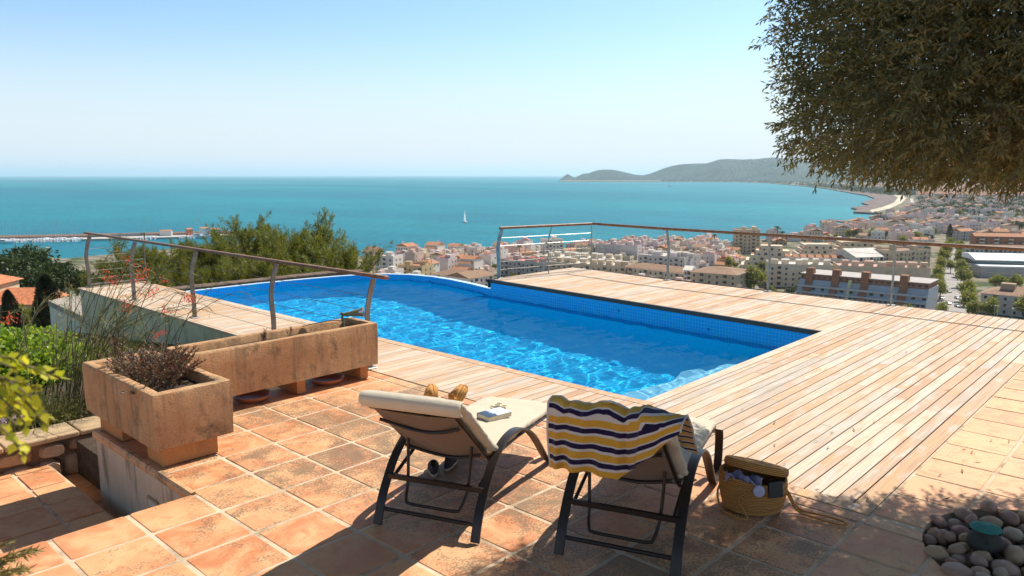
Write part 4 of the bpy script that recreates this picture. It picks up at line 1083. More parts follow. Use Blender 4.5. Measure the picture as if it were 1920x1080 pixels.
# =================================================================== straw basket
bx=empty('straw_bag',(4.055,1.835,.004),R(-47),'round woven straw beach bag with its lid ajar beside the right lounger','bag')
m=MB(); prof=[]
for k in range(41):
    t_=k/40; rad=.150+.026*math.sin(t_*2.1)+.0042*abs(math.sin(t_*math.pi*13)); prof.append((rad,.004+.205*t_))
prof+= [(.166,.212),(.158,.206),(.150,.12),(.140,.02),(.001,.012)]
K=64; vs=[]
for r_,z in prof:
    for j in range(K):
        a=2*math.pi*j/K; zz=z*(1+.10*math.cos(a-R(150))) ; vs.append((r_*1.10*math.cos(a)*(1+.02*math.sin(3*a)),r_*.92*math.sin(a),zz if r_>.01 else z))
fs=[(i*K+j,i*K+(j+1)%K,(i+1)*K+(j+1)%K,(i+1)*K+j) for i in range(len(prof)-1) for j in range(K)]
m.add(vs,fs); m.build('bag_body',[M_STRAW],bx,smooth=True,angle=180)
m=MB(); prof=[(.001,.040),(.06,.041),(.10,.040),(.145,.038),(.164,.034),(.170,.020),(.171,.0),(.166,-.012),(.160,-.004),(.15,.018),(.001,.022)]
pp=[]
for (r0,z0),(r1,z1) in zip(prof,prof[1:]):
    for q in range(4): pp.append((r0+(r1-r0)*q/4,z0+(z1-z0)*q/4+.0015*math.sin((r0+(r1-r0)*q/4)*420)))
vs=[]
for r_,z in pp:
    for j in range(K): a=2*math.pi*j/K; vs.append((r_*1.10*math.cos(a),r_*.93*math.sin(a),z))
m.add(vs,[(i*K+j,i*K+(j+1)%K,(i+1)*K+(j+1)%K,(i+1)*K+j) for i in range(len(pp)-1) for j in range(K)])
lid=m.build('lid',[M_STRAW],bx,smooth=True,angle=180)
lid.location=(.015,.012,.236); lid.rotation_euler=(R(-13),R(12),0)
m=MB(); m.tube(catmull([(-.17,.03,.17),(-.215,-.02,.10),(-.20,-.07,.02),(-.15,-.16,.012),(-.09,-.19,.012),(-.10,-.17,.05),(-.13,-.15,.12),(-.05,-.155,.17)],7),.0065,8); m.build('handle',[M_STRAW],bx,smooth=True)
m=MB(); m.tube(catmull([(.165,-.01,.15),(.20,-.03,.10),(.25,-.07,.02),(.36,-.13,.010),(.44,-.20,.010),(.45,-.245,.010),(.40,-.245,.010),(.31,-.17,.011),(.235,-.10,.02),(.19,-.08,.09),(.160,-.065,.14)],7),.0075,8); m.build('handle',[M_STRAW],bx,smooth=True)
def put(o,x,y,z,rx=0,ry=0,rz=0):
    o.matrix_world=Matrix.Translation(bx.location)@Matrix.Rotation(bx.rotation_euler.z,4,'Z')@Matrix.Translation((x,y,z))@Matrix.Rotation(rz,4,'Z')@Matrix.Rotation(ry,4,'Y')@Matrix.Rotation(rx,4,'X')
t_=MB(); t_.lathe([(.001,.0),(.026,.001),(.033,.006),(.034,.014),(.030,.020),(.010,.0225),(.001,.023)],k=30); t_.tube([(.014*math.cos(a),.014*math.sin(a),.0225) for a in [2*math.pi*k/20 for k in range(20)]],.0009,5,closed=True); t_.tube([(.008*math.cos(a),.008*math.sin(a),.0232) for a in [2*math.pi*k/16 for k in range(4,17)]],.0009,5)
o=t_.build('tube_cap',[simple('lilac_plastic',(.50,.47,.62),.35)],smooth=True); tag(o,'round lilac lid of a lotion jar showing in front of the straw bag opening','jar lid'); put(o,-.028,-.172,.175,R(80),0,0)
m=MB(); m.box(-.052,.052,-.006,.006,-.045,.045); o=m.build('leather_wallet',[simple('black_leather',(.012,.012,.016),.45,0,.2,40,.001)],bevel=.004); tag(o,'black leather wallet sticking out of the straw bag','wallet'); put(o,.078,-.150,.172,R(-12),R(3),R(24))
m=MB(); vs=[];n=24
for i in range(n+1):
    for j in range(13):
        u_=i/n*2-1; v_=j/12*2-1; vs.append((u_*.10,v_*.045,.03*mno.noise(Vector((u_*2.4,v_*2,5)))+.02*math.cos(u_*6+v_*3)))
m.add(vs,[(i*13+j,(i+1)*13+j,(i+1)*13+j+1,i*13+j+1) for i in range(n) for j in range(12)]); o=m.build('lilac_cloth',[canvas('lilac_cotton',(.42,.38,.55),.1)],smooth=True); tag(o,'crumpled lilac cloth peeping out under the straw bag lid','cloth'); put(o,-.085,-.085,.212,R(10),0,R(-30)); s_=o.modifiers.new('s','SOLIDIFY'); s_.thickness=.006

# =================================================================== pebble bed with little bronze pot
m=MB(); ring=[]
n=40
pit=[(PEB[0]+PEBR*math.cos(2*math.pi*k/n),PEB[1]+PEBR*math.sin(2*math.pi*k/n)) for k in range(n)]
# cut the pit out of the paving
def cutpit(names):
    cm=MB(); cm.prism(pit,-.5,.3); cu=cm.build('pit_cutter',[M_GROUT])
    for nm in names:
        ob=bpy.data.objects[nm]; md=ob.modifiers.new('pit','BOOLEAN'); md.object=cu; md.operation='DIFFERENCE'; md.solver='EXACT'
        dg=bpy.context.evaluated_depsgraph_get(); dg.update(); me=bpy.data.meshes.new_from_object(ob.evaluated_get(dg)); ob.modifiers.clear(); ob.data=me
    bpy.data.objects.remove(cu)
cutpit(['side_terrace_bed','side_terrace','terrace_bed','terrace'])
m=MB(); m.prism([(PEB[0]+(x-PEB[0])*.995,PEB[1]+(y-PEB[1])*.995) for x,y in pit],-.20,-.115); m.build('pebble_pit',[M_SOIL])['kind']='structure'
def pebmat():
    t=NT('river_stone'); c=t.coord(); r=t.objrnd()
    base=t.ramp(r,[(0,(.40,.16,.10)),(.2,(.50,.36,.24)),(.4,(.34,.13,.085)),(.55,(.60,.38,.18)),(.7,(.40,.19,.15)),(.85,(.60,.45,.30)),(1,(.34,.22,.15))])
    n=t.noise(c,22,5,.65,.4); base=t.mix(t.ramp(n,[(.42,0.),(.66,.6)]),base,(.50,.34,.25)); sp=t.noise(c,120,3,.7)
    base=t.mix(.5,base,t.ramp(sp,[(.3,.6),(.7,1.3)]),'MULTIPLY')
    t.pbsdf(base,.55,t.bump(t.math('ADD',n,sp),.002,1)); return t.m
M_PEB=pebmat()
pebs=[]
for k in range(7):
    bm=bmesh.new(); bmesh.ops.create_icosphere(bm,subdivisions=4,radius=1)
    rg=random.Random(k); o_=Vector((rg.uniform(0,30),rg.uniform(0,30),0))
    for v in bm.verts:
        v.co*=1+.16*mno.noise(v.co*1.1+o_)+.05*mno.noise(v.co*2.6+o_); 
    for f in bm.faces: f.smooth=True
    me=bpy.data.meshes.new('pebble'); bm.to_mesh(me); bm.free(); me.materials.append(M_PEB); pebs.append(me)
rg=random.Random(21); placed=[]
def peb(x,y,z,a,b_,c_,rz,tilt=0):
    o=bpy.data.objects.new('pebble',pebs[rg.randrange(7)]); COL.objects.link(o); o.location=(x,y,z); o.scale=(a,b_,c_); o.rotation_euler=(rg.uniform(-.3,.3)+tilt,rg.uniform(-.3,.3),rz)
    tag(o,'smooth river pebble in the round bed cut into the tiles','pebble','river pebbles in the round bed'); placed.append((x,y,max(a,b_)))
    return o
for px,py,wpx,hpx,z in ((1810,960,.105,.07,.02),(1768,1000,.085,.06,.0),(1760,972,.08,.055,.01),(1757,1034,.10,.085,.01),(1855,943,.095,.065,.06),(1894,965,.10,.06,.02),(1783,1000,.05,.05,.03),(1795,1025,.075,.055,.02),(1836,1045,.07,.055,.03),(1798,1065,.13,.065,.02),(1876,1068,.065,.055,.02),(1905,1035,.10,.085,.02),(1822,968,.06,.05,.05),(1900,995,.09,.065,.03),(1850,1078,.08,.04,.03),(1752,997,.06,.05,.0)):
    p=at(px,py,z); peb(p.x,p.y,z-.02,wpx*.62,wpx*.46,hpx*.55,rg.uniform(0,3.1)+AZ)
tries=0
POT=(4.44,.72)
while tries<6000 and len(placed)<150:
    tries+=1; a=rg.uniform(0,6.28); q=PEBR*math.sqrt(rg.random()); s=rg.uniform(.036,.080)
    x,y=PEB[0]+q*math.cos(a),PEB[1]+q*math.sin(a)
    if math.hypot(x-PEB[0],y-PEB[1])+s*.8>PEBR: continue
    if math.hypot(x-POT[0],y-POT[1])<.07+s*.6: continue
    ok=all(math.hypot(x-X,y-Y)>(s+S_)*.80 for X,Y,S_ in placed)
    if ok: peb(x,y,rg.uniform(-.055,-.005),s,s*rg.uniform(.7,.9),s*rg.uniform(.55,.75),rg.uniform(0,3.1))
base_n=len(placed)
for k in range(90):
    a=rg.uniform(0,6.28); q=(PEBR-.04)*math.sqrt(rg.random()); s=rg.uniform(.035,.055); x,y=PEB[0]+q*math.cos(a),PEB[1]+q*math.sin(a)
    o=bpy.data.objects.new('pebble',pebs[rg.randrange(7)]); COL.objects.link(o); o.location=(x,y,-.095); o.scale=(s,s*.8,s*.6); o.rotation_euler=(0,0,a)
    tag(o,'smooth river pebble in the round bed cut into the tiles','pebble','river pebbles in the round bed')
pt=empty('bronze_pot',(POT[0],POT[1],-.01),R(20),'small dark bronze pot with a turquoise lid standing among the pebbles','pot')
M_BRZ=stucco('patinated_bronze',(.060,.062,.055),(.10,.085,.06),(.03,.025,.02),.002,.5,False,5)
M_TEAL=stucco('turquoise_patina',(.045,.20,.17),(.07,.26,.21),(.03,.08,.07),.002,.4,False,6)
m=MB(); m.lathe([(.001,-.02),(.05,-.015),(.085,.015),(.094,.045),(.088,.075),(.070,.098),(.060,.112),(.062,.125)],k=32); m.build('pot_body',[M_BRZ],pt,smooth=True,angle=70)
m=MB(); m.lathe([(.060,.122),(.082,.128),(.086,.133),(.082,.139),(.05,.146),(.001,.150)],k=32); q_=m.build('pot_lid',[M_TEAL],pt,smooth=True,angle=70)
for a in (R(200-20),R(0)):
    c_,s_=math.cos(a),math.sin(a); m=MB(); m.tube(catmull([(c_*.072,s_*.072,.118),(c_*.118,s_*.118,.122),(c_*.122,s_*.122,.09),(c_*.088,s_*.088,.070)],5),.006,7); m.build('handle',[M_BRZ],pt,smooth=True)
for k in range(3):
    a=R(250+120*k); m=MB(); m.tube([(math.cos(a)*.06,math.sin(a)*.06,.0),(math.cos(a)*.085,math.sin(a)*.085,-.07)],[.014,.007],7); m.build('leg',[M_BRZ],pt,smooth=True)
pt.scale=(.88,.88,.88)
# fallen leaves and scraps on the deck and tiles
rg=random.Random(77); M_DEAD=leafmat('dead_leaf',[(0,(.16,.08,.03)),(1,(.36,.20,.07))],.2)
fl=None
for k in range(46):
    x,y=rg.uniform(2.0,9.5),rg.uniform(-.5,3.3)
    if k%3==0: x,y=rg.uniform(4.3,6.5),rg.uniform(.9,2.2)
    m=MB(); l=rg.uniform(.018,.034); m.add([(-l,0,.002),(0,l*.22,.004),(l,0,.009),(0,-l*.22,.003),(0,0,.001)],[(0,1,4),(1,2,4),(2,3,4),(3,0,4)])
    o=m.build('fallen_leaf',[M_DEAD],loc=(x,y,.006)); o.rotation_euler=(0,0,rg.uniform(0,6.28)); tag(o,'dry olive leaf fallen on the deck or tiles','leaf','fallen olive leaves')

# =================================================================== foliage builders
def rotvecs(d, rg, spread):
    """unit vectors scattered about directions d"""
    v=d+rg.normal(0,spread,d.shape); return v/np.linalg.norm(v,axis=1,keepdims=True)
def leaves(P, D, L, W, rg, fold=.0, shape='diamond'):
    """one leaf per point P along direction D: diamond quads"""
    n=len(P); s=np.cross(D,rg.normal(0,1,(n,3))); s/=np.linalg.norm(s,axis=1,keepdims=True)+1e-9
    L=np.asarray(L).reshape(-1,1)*np.ones((n,1)); W=np.asarray(W).reshape(-1,1)*np.ones((n,1))
    a=P; b=P+D*L*.45+s*W*.5; c=P+D*L; d=P+D*L*.45-s*W*.5
    co=np.stack([a,b,c,d],1).reshape(-1,3); fa=np.arange(4*n).reshape(n,4)
    return co,fa
def leafobj(name,P,D,L,W,mat,par,rg,rnd=None,parts=None):
    co,fa=leaves(P,D,L,W,rg)
    if rnd is None: rnd=rg.rand(len(P))
    o=npmesh(name,co,fa,mat,rnd=rnd,parent=par); return o
def clumps(rg, C, Rr, n, flat=1.0):
    """n points round clump centres C (k,3) with radii Rr (k,), denser near the shell"""
    k=len(C); w_=Rr**2; idx=rg.choice(k,n,p=w_/w_.sum()); v=rg.normal(0,1,(n,3)); v/=np.linalg.norm(v,axis=1,keepdims=True)
    rad=rg.rand(n,1)**.45; v2=v*np.array([1,1,flat]); return C[idx]+v2*rad*Rr[idx][:,None], v, idx

# ---- pines below the pool
def pine_mesh(seed,H,crown_r,n_spray=95,per=420):
    rg=np.random.RandomState(seed); r=empty('pine_tree')
    m=MB(); m.tube(catmull([(0,0,-1),(0.1,0,H*.3),(-.05,.08,H*.6),(0,0,H*.93)],5),[.16,.16,.155,.15,.15,.145,.14,.13,.12,.11,.10,.085,.07,.06,.045,.03][:16],7)
    P=[];D=[]
    for k in range(n_spray):
        t=rg.rand()**.8; z0=H*(.30+.55*t); a=rg.uniform(0,6.28); reach=crown_r*(1-.62*t)*rg.uniform(.65,1.05)
        rise=rg.uniform(.35,.9)*reach+.25; b=np.array([0,0,z0]); e=b+np.array([math.cos(a)*reach,math.sin(a)*reach,rise])
        m.tube([tuple(b),tuple(b*.5+e*.5-np.array([0,0,.08])),tuple(e)],[.028,.018,.008],5)
        for q in range(6):
            s=rg.uniform(.45,1); c=b+(e-b)*s+rg.normal(0,.10,3); up=np.array([math.cos(a)*.5,math.sin(a)*.5,1.0])+rg.normal(0,.35,3); up/=np.linalg.norm(up); ln=rg.uniform(.28,.55)
            n=per//6; tt=rg.rand(n,1); pts=c+up*ln*tt+rg.normal(0,.045,(n,3))*(1.3-tt); dd=up*1.0+rg.normal(0,.62,(n,3)); dd/=np.linalg.norm(dd,axis=1,keepdims=True)
            P.append(pts); D.append(dd)
    top=np.array([0,0,H*.86]); n=260
    for q in range(5):
        c=top+rg.normal(0,.12,3); tt=rg.rand(n,1); P.append(c+np.array([0,0,.55])*tt+rg.normal(0,.05,(n,3))); dd=np.array([0,0,1.])+rg.normal(0,.6,(n,3)); D.append(dd/np.linalg.norm(dd,axis=1,keepdims=True))
    P=np.concatenate(P);D=np.concatenate(D)
    m.build('trunk',[M_BARK],r,smooth=True)
    leafobj('crown',P,D,rg.uniform(.09,.17,len(P)),rg.uniform(.010,.020,len(P)),M_PINE,r,rg); return r
pines=[(640,24,428,1.9,'green pine with two tips at the right end of the row beyond the pool'),(556,26,407,1.9,'tall green pine just left of the right-hand pine beyond the pool'),(505,24,424,1.6,'broad pine in the middle of the row beyond the pool'),(455,28,394,1.2,'pine with a thin bare leader sticking above the row beyond the pool'),
 (408,25,442,1.8,'pine under the sloping handrail, left of the one with the thin leader'),(350,25,428,1.7,'pine with a narrow pale tip seen above the sloping handrail'),(290,23,452,1.8,'yellow green pine behind the second railing post'),(232,22,452,1.8,'yellow green pine behind the end panel of the left railing'),(178,25,470,1.7,'low pine beside the end post of the left railing'),
 (590,22,470,1.5,'low pine filling the gap below the two right-hand pines'),(470,22,470,1.7,'low pine in front of the middle of the row'),(380,21,480,1.7,'low pine in front of the pale tip'),(262,20,490,1.5,'low pine close behind the second railing post')]
protos=[pine_mesh(41+i,H,cr) for i,(H,cr) in enumerate(((8.2,2.0),(7.6,2.2),(9.0,1.7)))]
used=set()
for i,(x,d,ty,cr,lb) in enumerate(pines):
    pr=protos[i%3]; H=(8.2,7.6,9.0)[i%3]; z=hz(x,d); topz=EYE-(ty-328)/1426*d; s=(topz-z)/(H*1.0)
    o=pr if i%3 not in used and not used.add(i%3) else copytree(pr)
    setroot(o,polar(x,d,z),i*1.3,(s,s,s),lb,None); o['category']='tree'
# ---- olive canopy at the upper right
def olive():
    rg=np.random.RandomState(8); base=polar(2330,5.1,0)
    r=empty('olive_tree',base,0,'old clipped olive tree whose dense grey green crown fills the upper right','tree')
    fx=np.array([math.cos(AZ),math.sin(AZ)]); rx=np.array([math.sin(AZ),-math.cos(AZ)])
    # crown volume: rounded box in (right, forward, up) about (4.1, 5.9)
    cR,cF,cZ=3.62,4.62,3.13; hR,hF,hZ=1.84,.98,1.18
    n=32000; pts=[]
    while len(pts)<n:
        q=rg.uniform(-1,1,(n*2,3)); nn=(np.abs(q)**8.0).sum(1)
        # uneven outline
        nz=np.array([mno.noise(Vector((a*2.6,b*2.6,c*2.6)))*.16+mno.noise(Vector((a*6,b*6,c*6)))*.12 for a,b,c in q])
        # rounded lower left shoulder
        sh=np.clip((-q[:,0]-.35)/.65,0,1)*np.clip((-q[:,2]-.1)/.9,0,1)*.22
        holes=np.array([mno.noise(Vector((a*5.5+9,b*2.2,c*5.5))) for a,b,c in q])
        ok=(nn+nz*1.2+sh*1.4<1)&(holes<.46)&(nn>-1); pts+=list(q[ok])
    q=np.array(pts[:n]); B=np.stack([(cR+q[:,0]*hR),(cF+q[:,1]*hF),(cZ+q[:,2]*hZ)],1)
    W=np.stack([B[:,0]*rx[0]+B[:,1]*fx[0],B[:,0]*rx[1]+B[:,1]*fx[1],B[:,2]],1)-np.array([base.x,base.y,0])
    cen=np.array([cR*rx[0]+cF*fx[0]-base.x,cR*rx[1]+cF*fx[1]-base.y,cZ])
    out=(W-cen); out/=np.linalg.norm(out,axis=1,keepdims=True)
    tw=out*.55+rg.normal(0,.55,(n,3))+np.array([0,0,.12]); low=q[:,2]<-.7; tw[low]+=np.array([0,0,-.35]); tw/=np.linalg.norm(tw,axis=1,keepdims=True)
    P=[];D=[];Rn=[]; K=13; rb=rg.rand(n)
    side=np.cross(tw,rg.normal(0,1,(n,3))); side/=np.linalg.norm(side,axis=1,keepdims=True); s2=np.cross(tw,side)
    for k in range(K):
        t=k/(K-1); c=W+tw*(.16*t)
        a=k*2.4; d=tw*.75+(side*math.cos(a)+s2*math.sin(a))*.75*(1-.5*t)+np.array([0,0,-.18])+rg.normal(0,.12,(n,3)); d/=np.linalg.norm(d,axis=1,keepdims=True)
        P.append(c);D.append(d);Rn.append(np.clip(rb*.55+rg.rand(n)*.5,0,1))
    P=np.concatenate(P);D=np.concatenate(D);Rn=np.concatenate(Rn)
    leafobj('crown',P,D,rg.uniform(.030,.054,len(P)),rg.uniform(.010,.015,len(P)),M_OLIVE,r,rg,Rn)
    # twigs
    sel=rg.choice(n,5200,False); a=W[sel]-tw[sel]*.06; b=W[sel]+tw[sel]*.17; sd=side[sel]*.0016; s3=s2[sel]*.0016
    co=np.stack([a+sd,a-sd*.5+s3,a-sd*.5-s3,b],1).reshape(-1,3); i0=np.arange(len(sel))*4
    fa=np.concatenate([np.stack([i0,i0+1,i0+3],1),np.stack([i0+1,i0+2,i0+3],1),np.stack([i0+2,i0,i0+3],1)])
    npmesh('twigs',co,fa,simple('olive_twig',(.13,.095,.06),.8,0,.3,9),parent=r)
    m=MB(); m.tube(catmull([(0,0,-.1),(.05,0,.5),(-.06,.05,1.1),(0,0,1.7)],5),[.24]*4+[.21]*4+[.19]*4+[.18]*4,12)
    rg2=random.Random(4)
    for k in range(16):
        a=rg2.uniform(0,6.28); e=cen+np.array([math.cos(a)*rg2.uniform(.2,.9),math.sin(a)*rg2.uniform(.2,.9),rg2.uniform(-.5,.9)])
        mid=(np.array([0,0,1.6])+e)/2+np.array([0,0,-.12]); m.tube(catmull([(0,0,1.45),tuple(mid),tuple(e)],4),[.07,.065,.055,.05,.042,.034,.026,.02,.012],6)
    m.build('trunk',[M_BARK],r,smooth=True)
    return r
olive()

# ---- burgundy shrub in the square planter, sprigs in the long one
def shrub(name,c,label,cat,n_st,h,spread,leafL,leafW,mat,seed,per=34,lean=(0,0),stemr=.0022,upb=1.0,lens=(.6,1.0)):
    rg=np.random.RandomState(seed); r=empty(name,c,0,label,cat); m=MB(); P=[];D=[]
    for k in range(n_st):
        a=rg.uniform(0,6.28); q=math.sqrt(rg.rand()); b=np.array([math.cos(a)*spread[0]*q*.6,math.sin(a)*spread[1]*q*.6,0])
        L=h*rg.uniform(*lens); e=b+np.array([math.cos(a)*spread[0]*q*.55+lean[0]*L,math.sin(a)*spread[1]*q*.55+lean[1]*L,L*upb]); mid=(b+e)/2+np.array([0,0,.12*L])
        cv=catmull([tuple(b),tuple(mid),tuple(e)],5); m.tube(cv,stemr,4,cap=False); cva=np.array([tuple(v) for v in cv])
        for j in range(per):
            t=.12+.88*j/per; i=min(int(t*10),9); f=t*10-i; p=cva[i]*(1-f)+cva[i+1]*f; ax=cva[i+1]-cva[i]; ax/=np.linalg.norm(ax)
            an=j*2.4; sd=np.array([math.cos(an),math.sin(an),0]); d=ax*(.55+.5*t)+sd*(1-.35*t)+rg.normal(0,.12,3); P.append(p); D.append(d/np.linalg.norm(d))
    P=np.array(P);D=np.array(D); m.build('stems',[M_STEM],r,smooth=True)
    leafobj('leaves',P,D,rg.uniform(.7,1.15,len(P))*leafL,rg.uniform(.8,1.1,len(P))*leafW,mat,r,rg); return r
shrub('burgundy_shrub',(2.14,5.62,.45),'burgundy and grey green leafed shrub filling the square planter','plant',150,.20,(.27,.50),.030,.0075,M_BURG,1,per=36,lens=(.45,1.1))
shrub('burgundy_sprig',(2.02,5.95,.45),'tall burgundy shoots rising at the back of the square planter','plant',9,.34,(.05,.07),.034,.008,M_BURG,2,per=30)
shrub('burgundy_sprig',(1.93,5.28,.47),'little burgundy rosette hanging over the left rim of the square planter','plant',7,.10,(.07,.06),.034,.009,M_BURG,5,per=16,lean=(-.7,0),upb=.25)
shrub('burgundy_sprig',(3.25,6.02,.47),'left of two burgundy shoots in the long planter','plant',5,.13,(.03,.03),.034,.008,M_BURG,3,per=20)
shrub('burgundy_sprig',(3.52,6.05,.47),'right, smaller one of two burgundy shoots in the long planter','plant',3,.11,(.02,.02),.030,.007,M_BURG,4,per=18)
shrub('ground_moss',(3.42,6.02,.462),'bright green seedlings spread along the soil of the long planter','plant',60,.03,(.9,.14),.012,.008,M_GRN,6,per=6,stemr=.0008)

# ---- garden: coral fountain plant, bright shrub, dry grasses, lilac flowers, foreground sprays
def coral():
    rg=np.random.RandomState(12); cb=at(165,775,-.3); r=empty('coral_plant',(cb.x,cb.y,-.3),0,'arching rush-like plant with coral red flowers behind the square planter','plant'); m=MB(); P=[];D=[];F=[];FD=[]
    for k in range(120):
        a=rg.normal(R(20),1.0); L=rg.uniform(.5,1.35); b=np.array([rg.normal(0,.24),rg.normal(0,.22),0]); out=rg.uniform(.15,.75)
        if k<26: a=rg.normal(R(-5),.55); L=rg.uniform(1.15,1.6); out=rg.uniform(.25,.75)
        dv=np.array([math.cos(a),math.sin(a),0]); e=b+dv*L*out+np.array([0,0,L*math.sqrt(max(.1,1-out*out))]); mid=b+dv*L*out*.35+np.array([0,0,L*.55])
        tip=e+dv*.12*L+np.array([0,0,-.03*L]); cv=catmull([tuple(b),tuple(mid),tuple(e),tuple(tip)],5); m.tube(cv,[.0046*(1-.7*i/(len(cv)-1)) for i in range(len(cv))],5,cap=False,mi=0)
        cva=np.array([tuple(v) for v in cv])
        for j in range(26):     # side rushes
            t=rg.uniform(.25,1); i=min(int(t*15),14); p=cva[i]; ax=cva[i+1]-cva[i]; ax/=np.linalg.norm(ax); d=ax+rg.normal(0,.42,3); P.append(p);D.append(d/np.linalg.norm(d))
        if k<13 or rg.rand()<.10:
            for j in range(rg.randint(14,34)): F.append(cva[-1-rg.randint(0,3)]+rg.normal(0,.028,3)); FD.append(np.array([rg.normal(0,.5),rg.normal(0,.5),-1.]))
    m.build('stems',[simple('rush_stem',(.10,.085,.03),.7,0,.35,20)],r,smooth=True)
    leafobj('rushes',np.array(P),np.array(D),rg.uniform(.06,.18,len(P)),.0032,M_DRY,r,rg)
    FD=np.array(FD); FD/=np.linalg.norm(FD,axis=1,keepdims=True)
    leafobj('flowers',np.array(F),FD,rg.uniform(.020,.034,len(F)),.011,M_REDF,r,rg)
coral()
def bush(name,c,label,rad,n,L,W,mat,seed,flat=.7,cl=14,cat='shrub'):
    rg=np.random.RandomState(seed); r=empty(name,c,0,label,cat)
    C=rg.normal(0,1,(cl,3)); C/=np.linalg.norm(C,axis=1,keepdims=True); C*=rad*.6*rg.rand(cl,1)**.5; C[:,2]=np.abs(C[:,2])*flat+rad*.15
    P,v,idx=clumps(rg,C,rad*rg.uniform(.28,.5,cl),n,flat); d=v*.8+rg.normal(0,.7,(n,3))+np.array([0,0,.1]); d/=np.linalg.norm(d,axis=1,keepdims=True)
    leafobj('leaves',P,d,rg.uniform(.7,1.2,n)*L,rg.uniform(.8,1.1,n)*W,mat,r,rg)
    m=MB()
    for k in range(cl): m.tube([(0,0,-.15),tuple(C[k]*.6),tuple(C[k]+v[k]*.1)],[.012,.008,.004],5)
    m.build('stems',[M_STEM],r); return r
bush('bright_shrub',(at(55,712,-.3).x,at(55,712,-.3).y,-.35),'bright yellow green shrub with glossy leaves at the left edge',.80,7500,.06,.05,M_GRN,3,.85)
bush('bright_shrub',(at(-25,722,-.3).x,at(-25,722,-.3).y,-.35),'second bright green shrub, cut by the left edge of the photo',.75,6000,.06,.05,M_GRN,4,.85)
bush('bright_shrub',(at(118,690,-.3).x,at(118,690,-.3).y,-.35),'low green shrub between the bright shrub and the stained deck wall',.5,2600,.05,.03,M_GRN,14,.7)
bush('broom_shrub',(1.35,8.0,-.30),'straw coloured scrubby bush in the middle of the garden bed',.55,8000,.07,.006,M_DRY,5,.7)
bush('broom_shrub',(.75,7.75,-.28),'straw coloured scrubby bush behind the coping, left of the coral flowers',.42,7000,.06,.006,M_DRY,6,.6)
bush('broom_shrub',(-.6,8.0,-.30),'straw coloured scrub outside the left edge behind the coping',.5,6000,.06,.006,M_DRY,17,.7)
bush('bright_shrub',(2.9,9.6,-.42),'low green shrub at the foot of the stained deck wall',.5,4200,.05,.035,M_GRN,18,.7)
bush('broom_shrub',(1.9,7.6,-.30),'straw coloured scrub pressed against the square planter',.40,7000,.06,.006,M_DRY,7,.8)
def darkfill():
    rg=np.random.RandomState(31); r=tag(bpy.data.objects.new('ground_cover',None),'tangle of dry grass and dark green ground cover over the garden bed','ground cover',kind='stuff'); 
    n=42000; P=np.stack([rg.uniform(-1.2,4.2,n),rg.uniform(7.22,12.5,n),np.full(n,-.30)],1); P[:,2]=-.28-np.maximum(0,P[:,1]-9)*.10; 
    d=rg.normal(0,.55,(n,3))+np.array([0,0,.9]); d/=np.linalg.norm(d,axis=1,keepdims=True)
    co,fa=leaves(P,d,rg.uniform(.03,.10,n),rg.uniform(.004,.014,n),rg); o=npmesh('ground_cover',co,fa,M_DRY,rnd=rg.rand(n)*.55)
    tag(o,'tangle of dry grass and low green weeds covering the garden bed',None,kind='stuff')
darkfill()
def lilac():
    rg=np.random.RandomState(9); c=at(12,803,-.2); r=empty('lilac_flowers',(c.x,c.y,-.25),0,'small lilac flowers in dry stems at the left edge above the coping','plant')
    n=900; P=rg.normal(0,1,(n,3))*np.array([.16,.10,.0])+np.array([0,.08,0]); d=rg.normal(0,.45,(n,3))+np.array([0,0,1.]); d/=np.linalg.norm(d,axis=1,keepdims=True)
    leafobj('stems',P,d,rg.uniform(.06,.16,n),.004,M_DRY,r,rg)
    k=70; Q=rg.normal(0,1,(k,3))*np.array([.10,.05,.02])+np.array([.0,.0,.12]); Q=np.repeat(Q,6,0); d=rg.normal(0,1,(k*6,3)); d/=np.linalg.norm(d,axis=1,keepdims=True)
    leafobj('flowers',Q,d,.014,.009,M_LILAC,r,rg)
lilac()
def spray(c,label,ax,seed,n_st,L,leafL,leafW,mat,name,per=40,sp=.5,foot=None):
    rg=np.random.RandomState(seed); r=empty(name,c,0,label,'plant'); m=MB();P=[];D=[]; ax=np.array(ax,float); ax/=np.linalg.norm(ax)
    if foot is not None:
        f_=np.array(foot)-np.array(c); m.tube(catmull([tuple(f_),tuple(f_*.6+np.array([-.02,.03,0])),tuple(-ax*.12+f_*.12),(0,0,0)],6),[.009-.0065*i/18 for i in range(19)],6)
    for k in range(n_st):
        d0=ax+rg.normal(0,sp,3); d0/=np.linalg.norm(d0); l=L*rg.uniform(.6,1.05); b=rg.normal(0,.02,3); e=b+d0*l+np.array([0,0,-.12*l]); cv=catmull([tuple(b),tuple(b+d0*l*.5+np.array([0,0,.03*l])),tuple(e)],5); m.tube(cv,.0018,5,cap=False); cva=np.array([tuple(v) for v in cv])
        for j in range(per):
            t=.15+.85*j/per; i=min(int(t*10),9); p=cva[i]+(cva[i+1]-cva[i])*(t*10-i); dd=(cva[i+1]-cva[i]); dd/=np.linalg.norm(dd); dd=dd*.8+rg.normal(0,.6,3); P.append(p);D.append(dd/np.linalg.norm(dd))
    m.build('stems',[M_STEM],r,smooth=True); leafobj('leaves',np.array(P),np.array(D),rg.uniform(.7,1.2,len(P))*leafL,rg.uniform(.8,1.2,len(P))*leafW,mat,r,rg)
fg=polar(-80,2.3,0); q=polar(40,2.25,0)
p0=seen(-75,705,1.05)
spray(p0,'soft yellow green leafy branch reaching in from the left edge',seen(70,745,1.05)-p0,3,14,.105,.019,.012,M_YEL,'leafy_branch',per=13,sp=.30,foot=seen(-420,760,1.15)*1.0+Vector((-.2,.5,-1.9)))
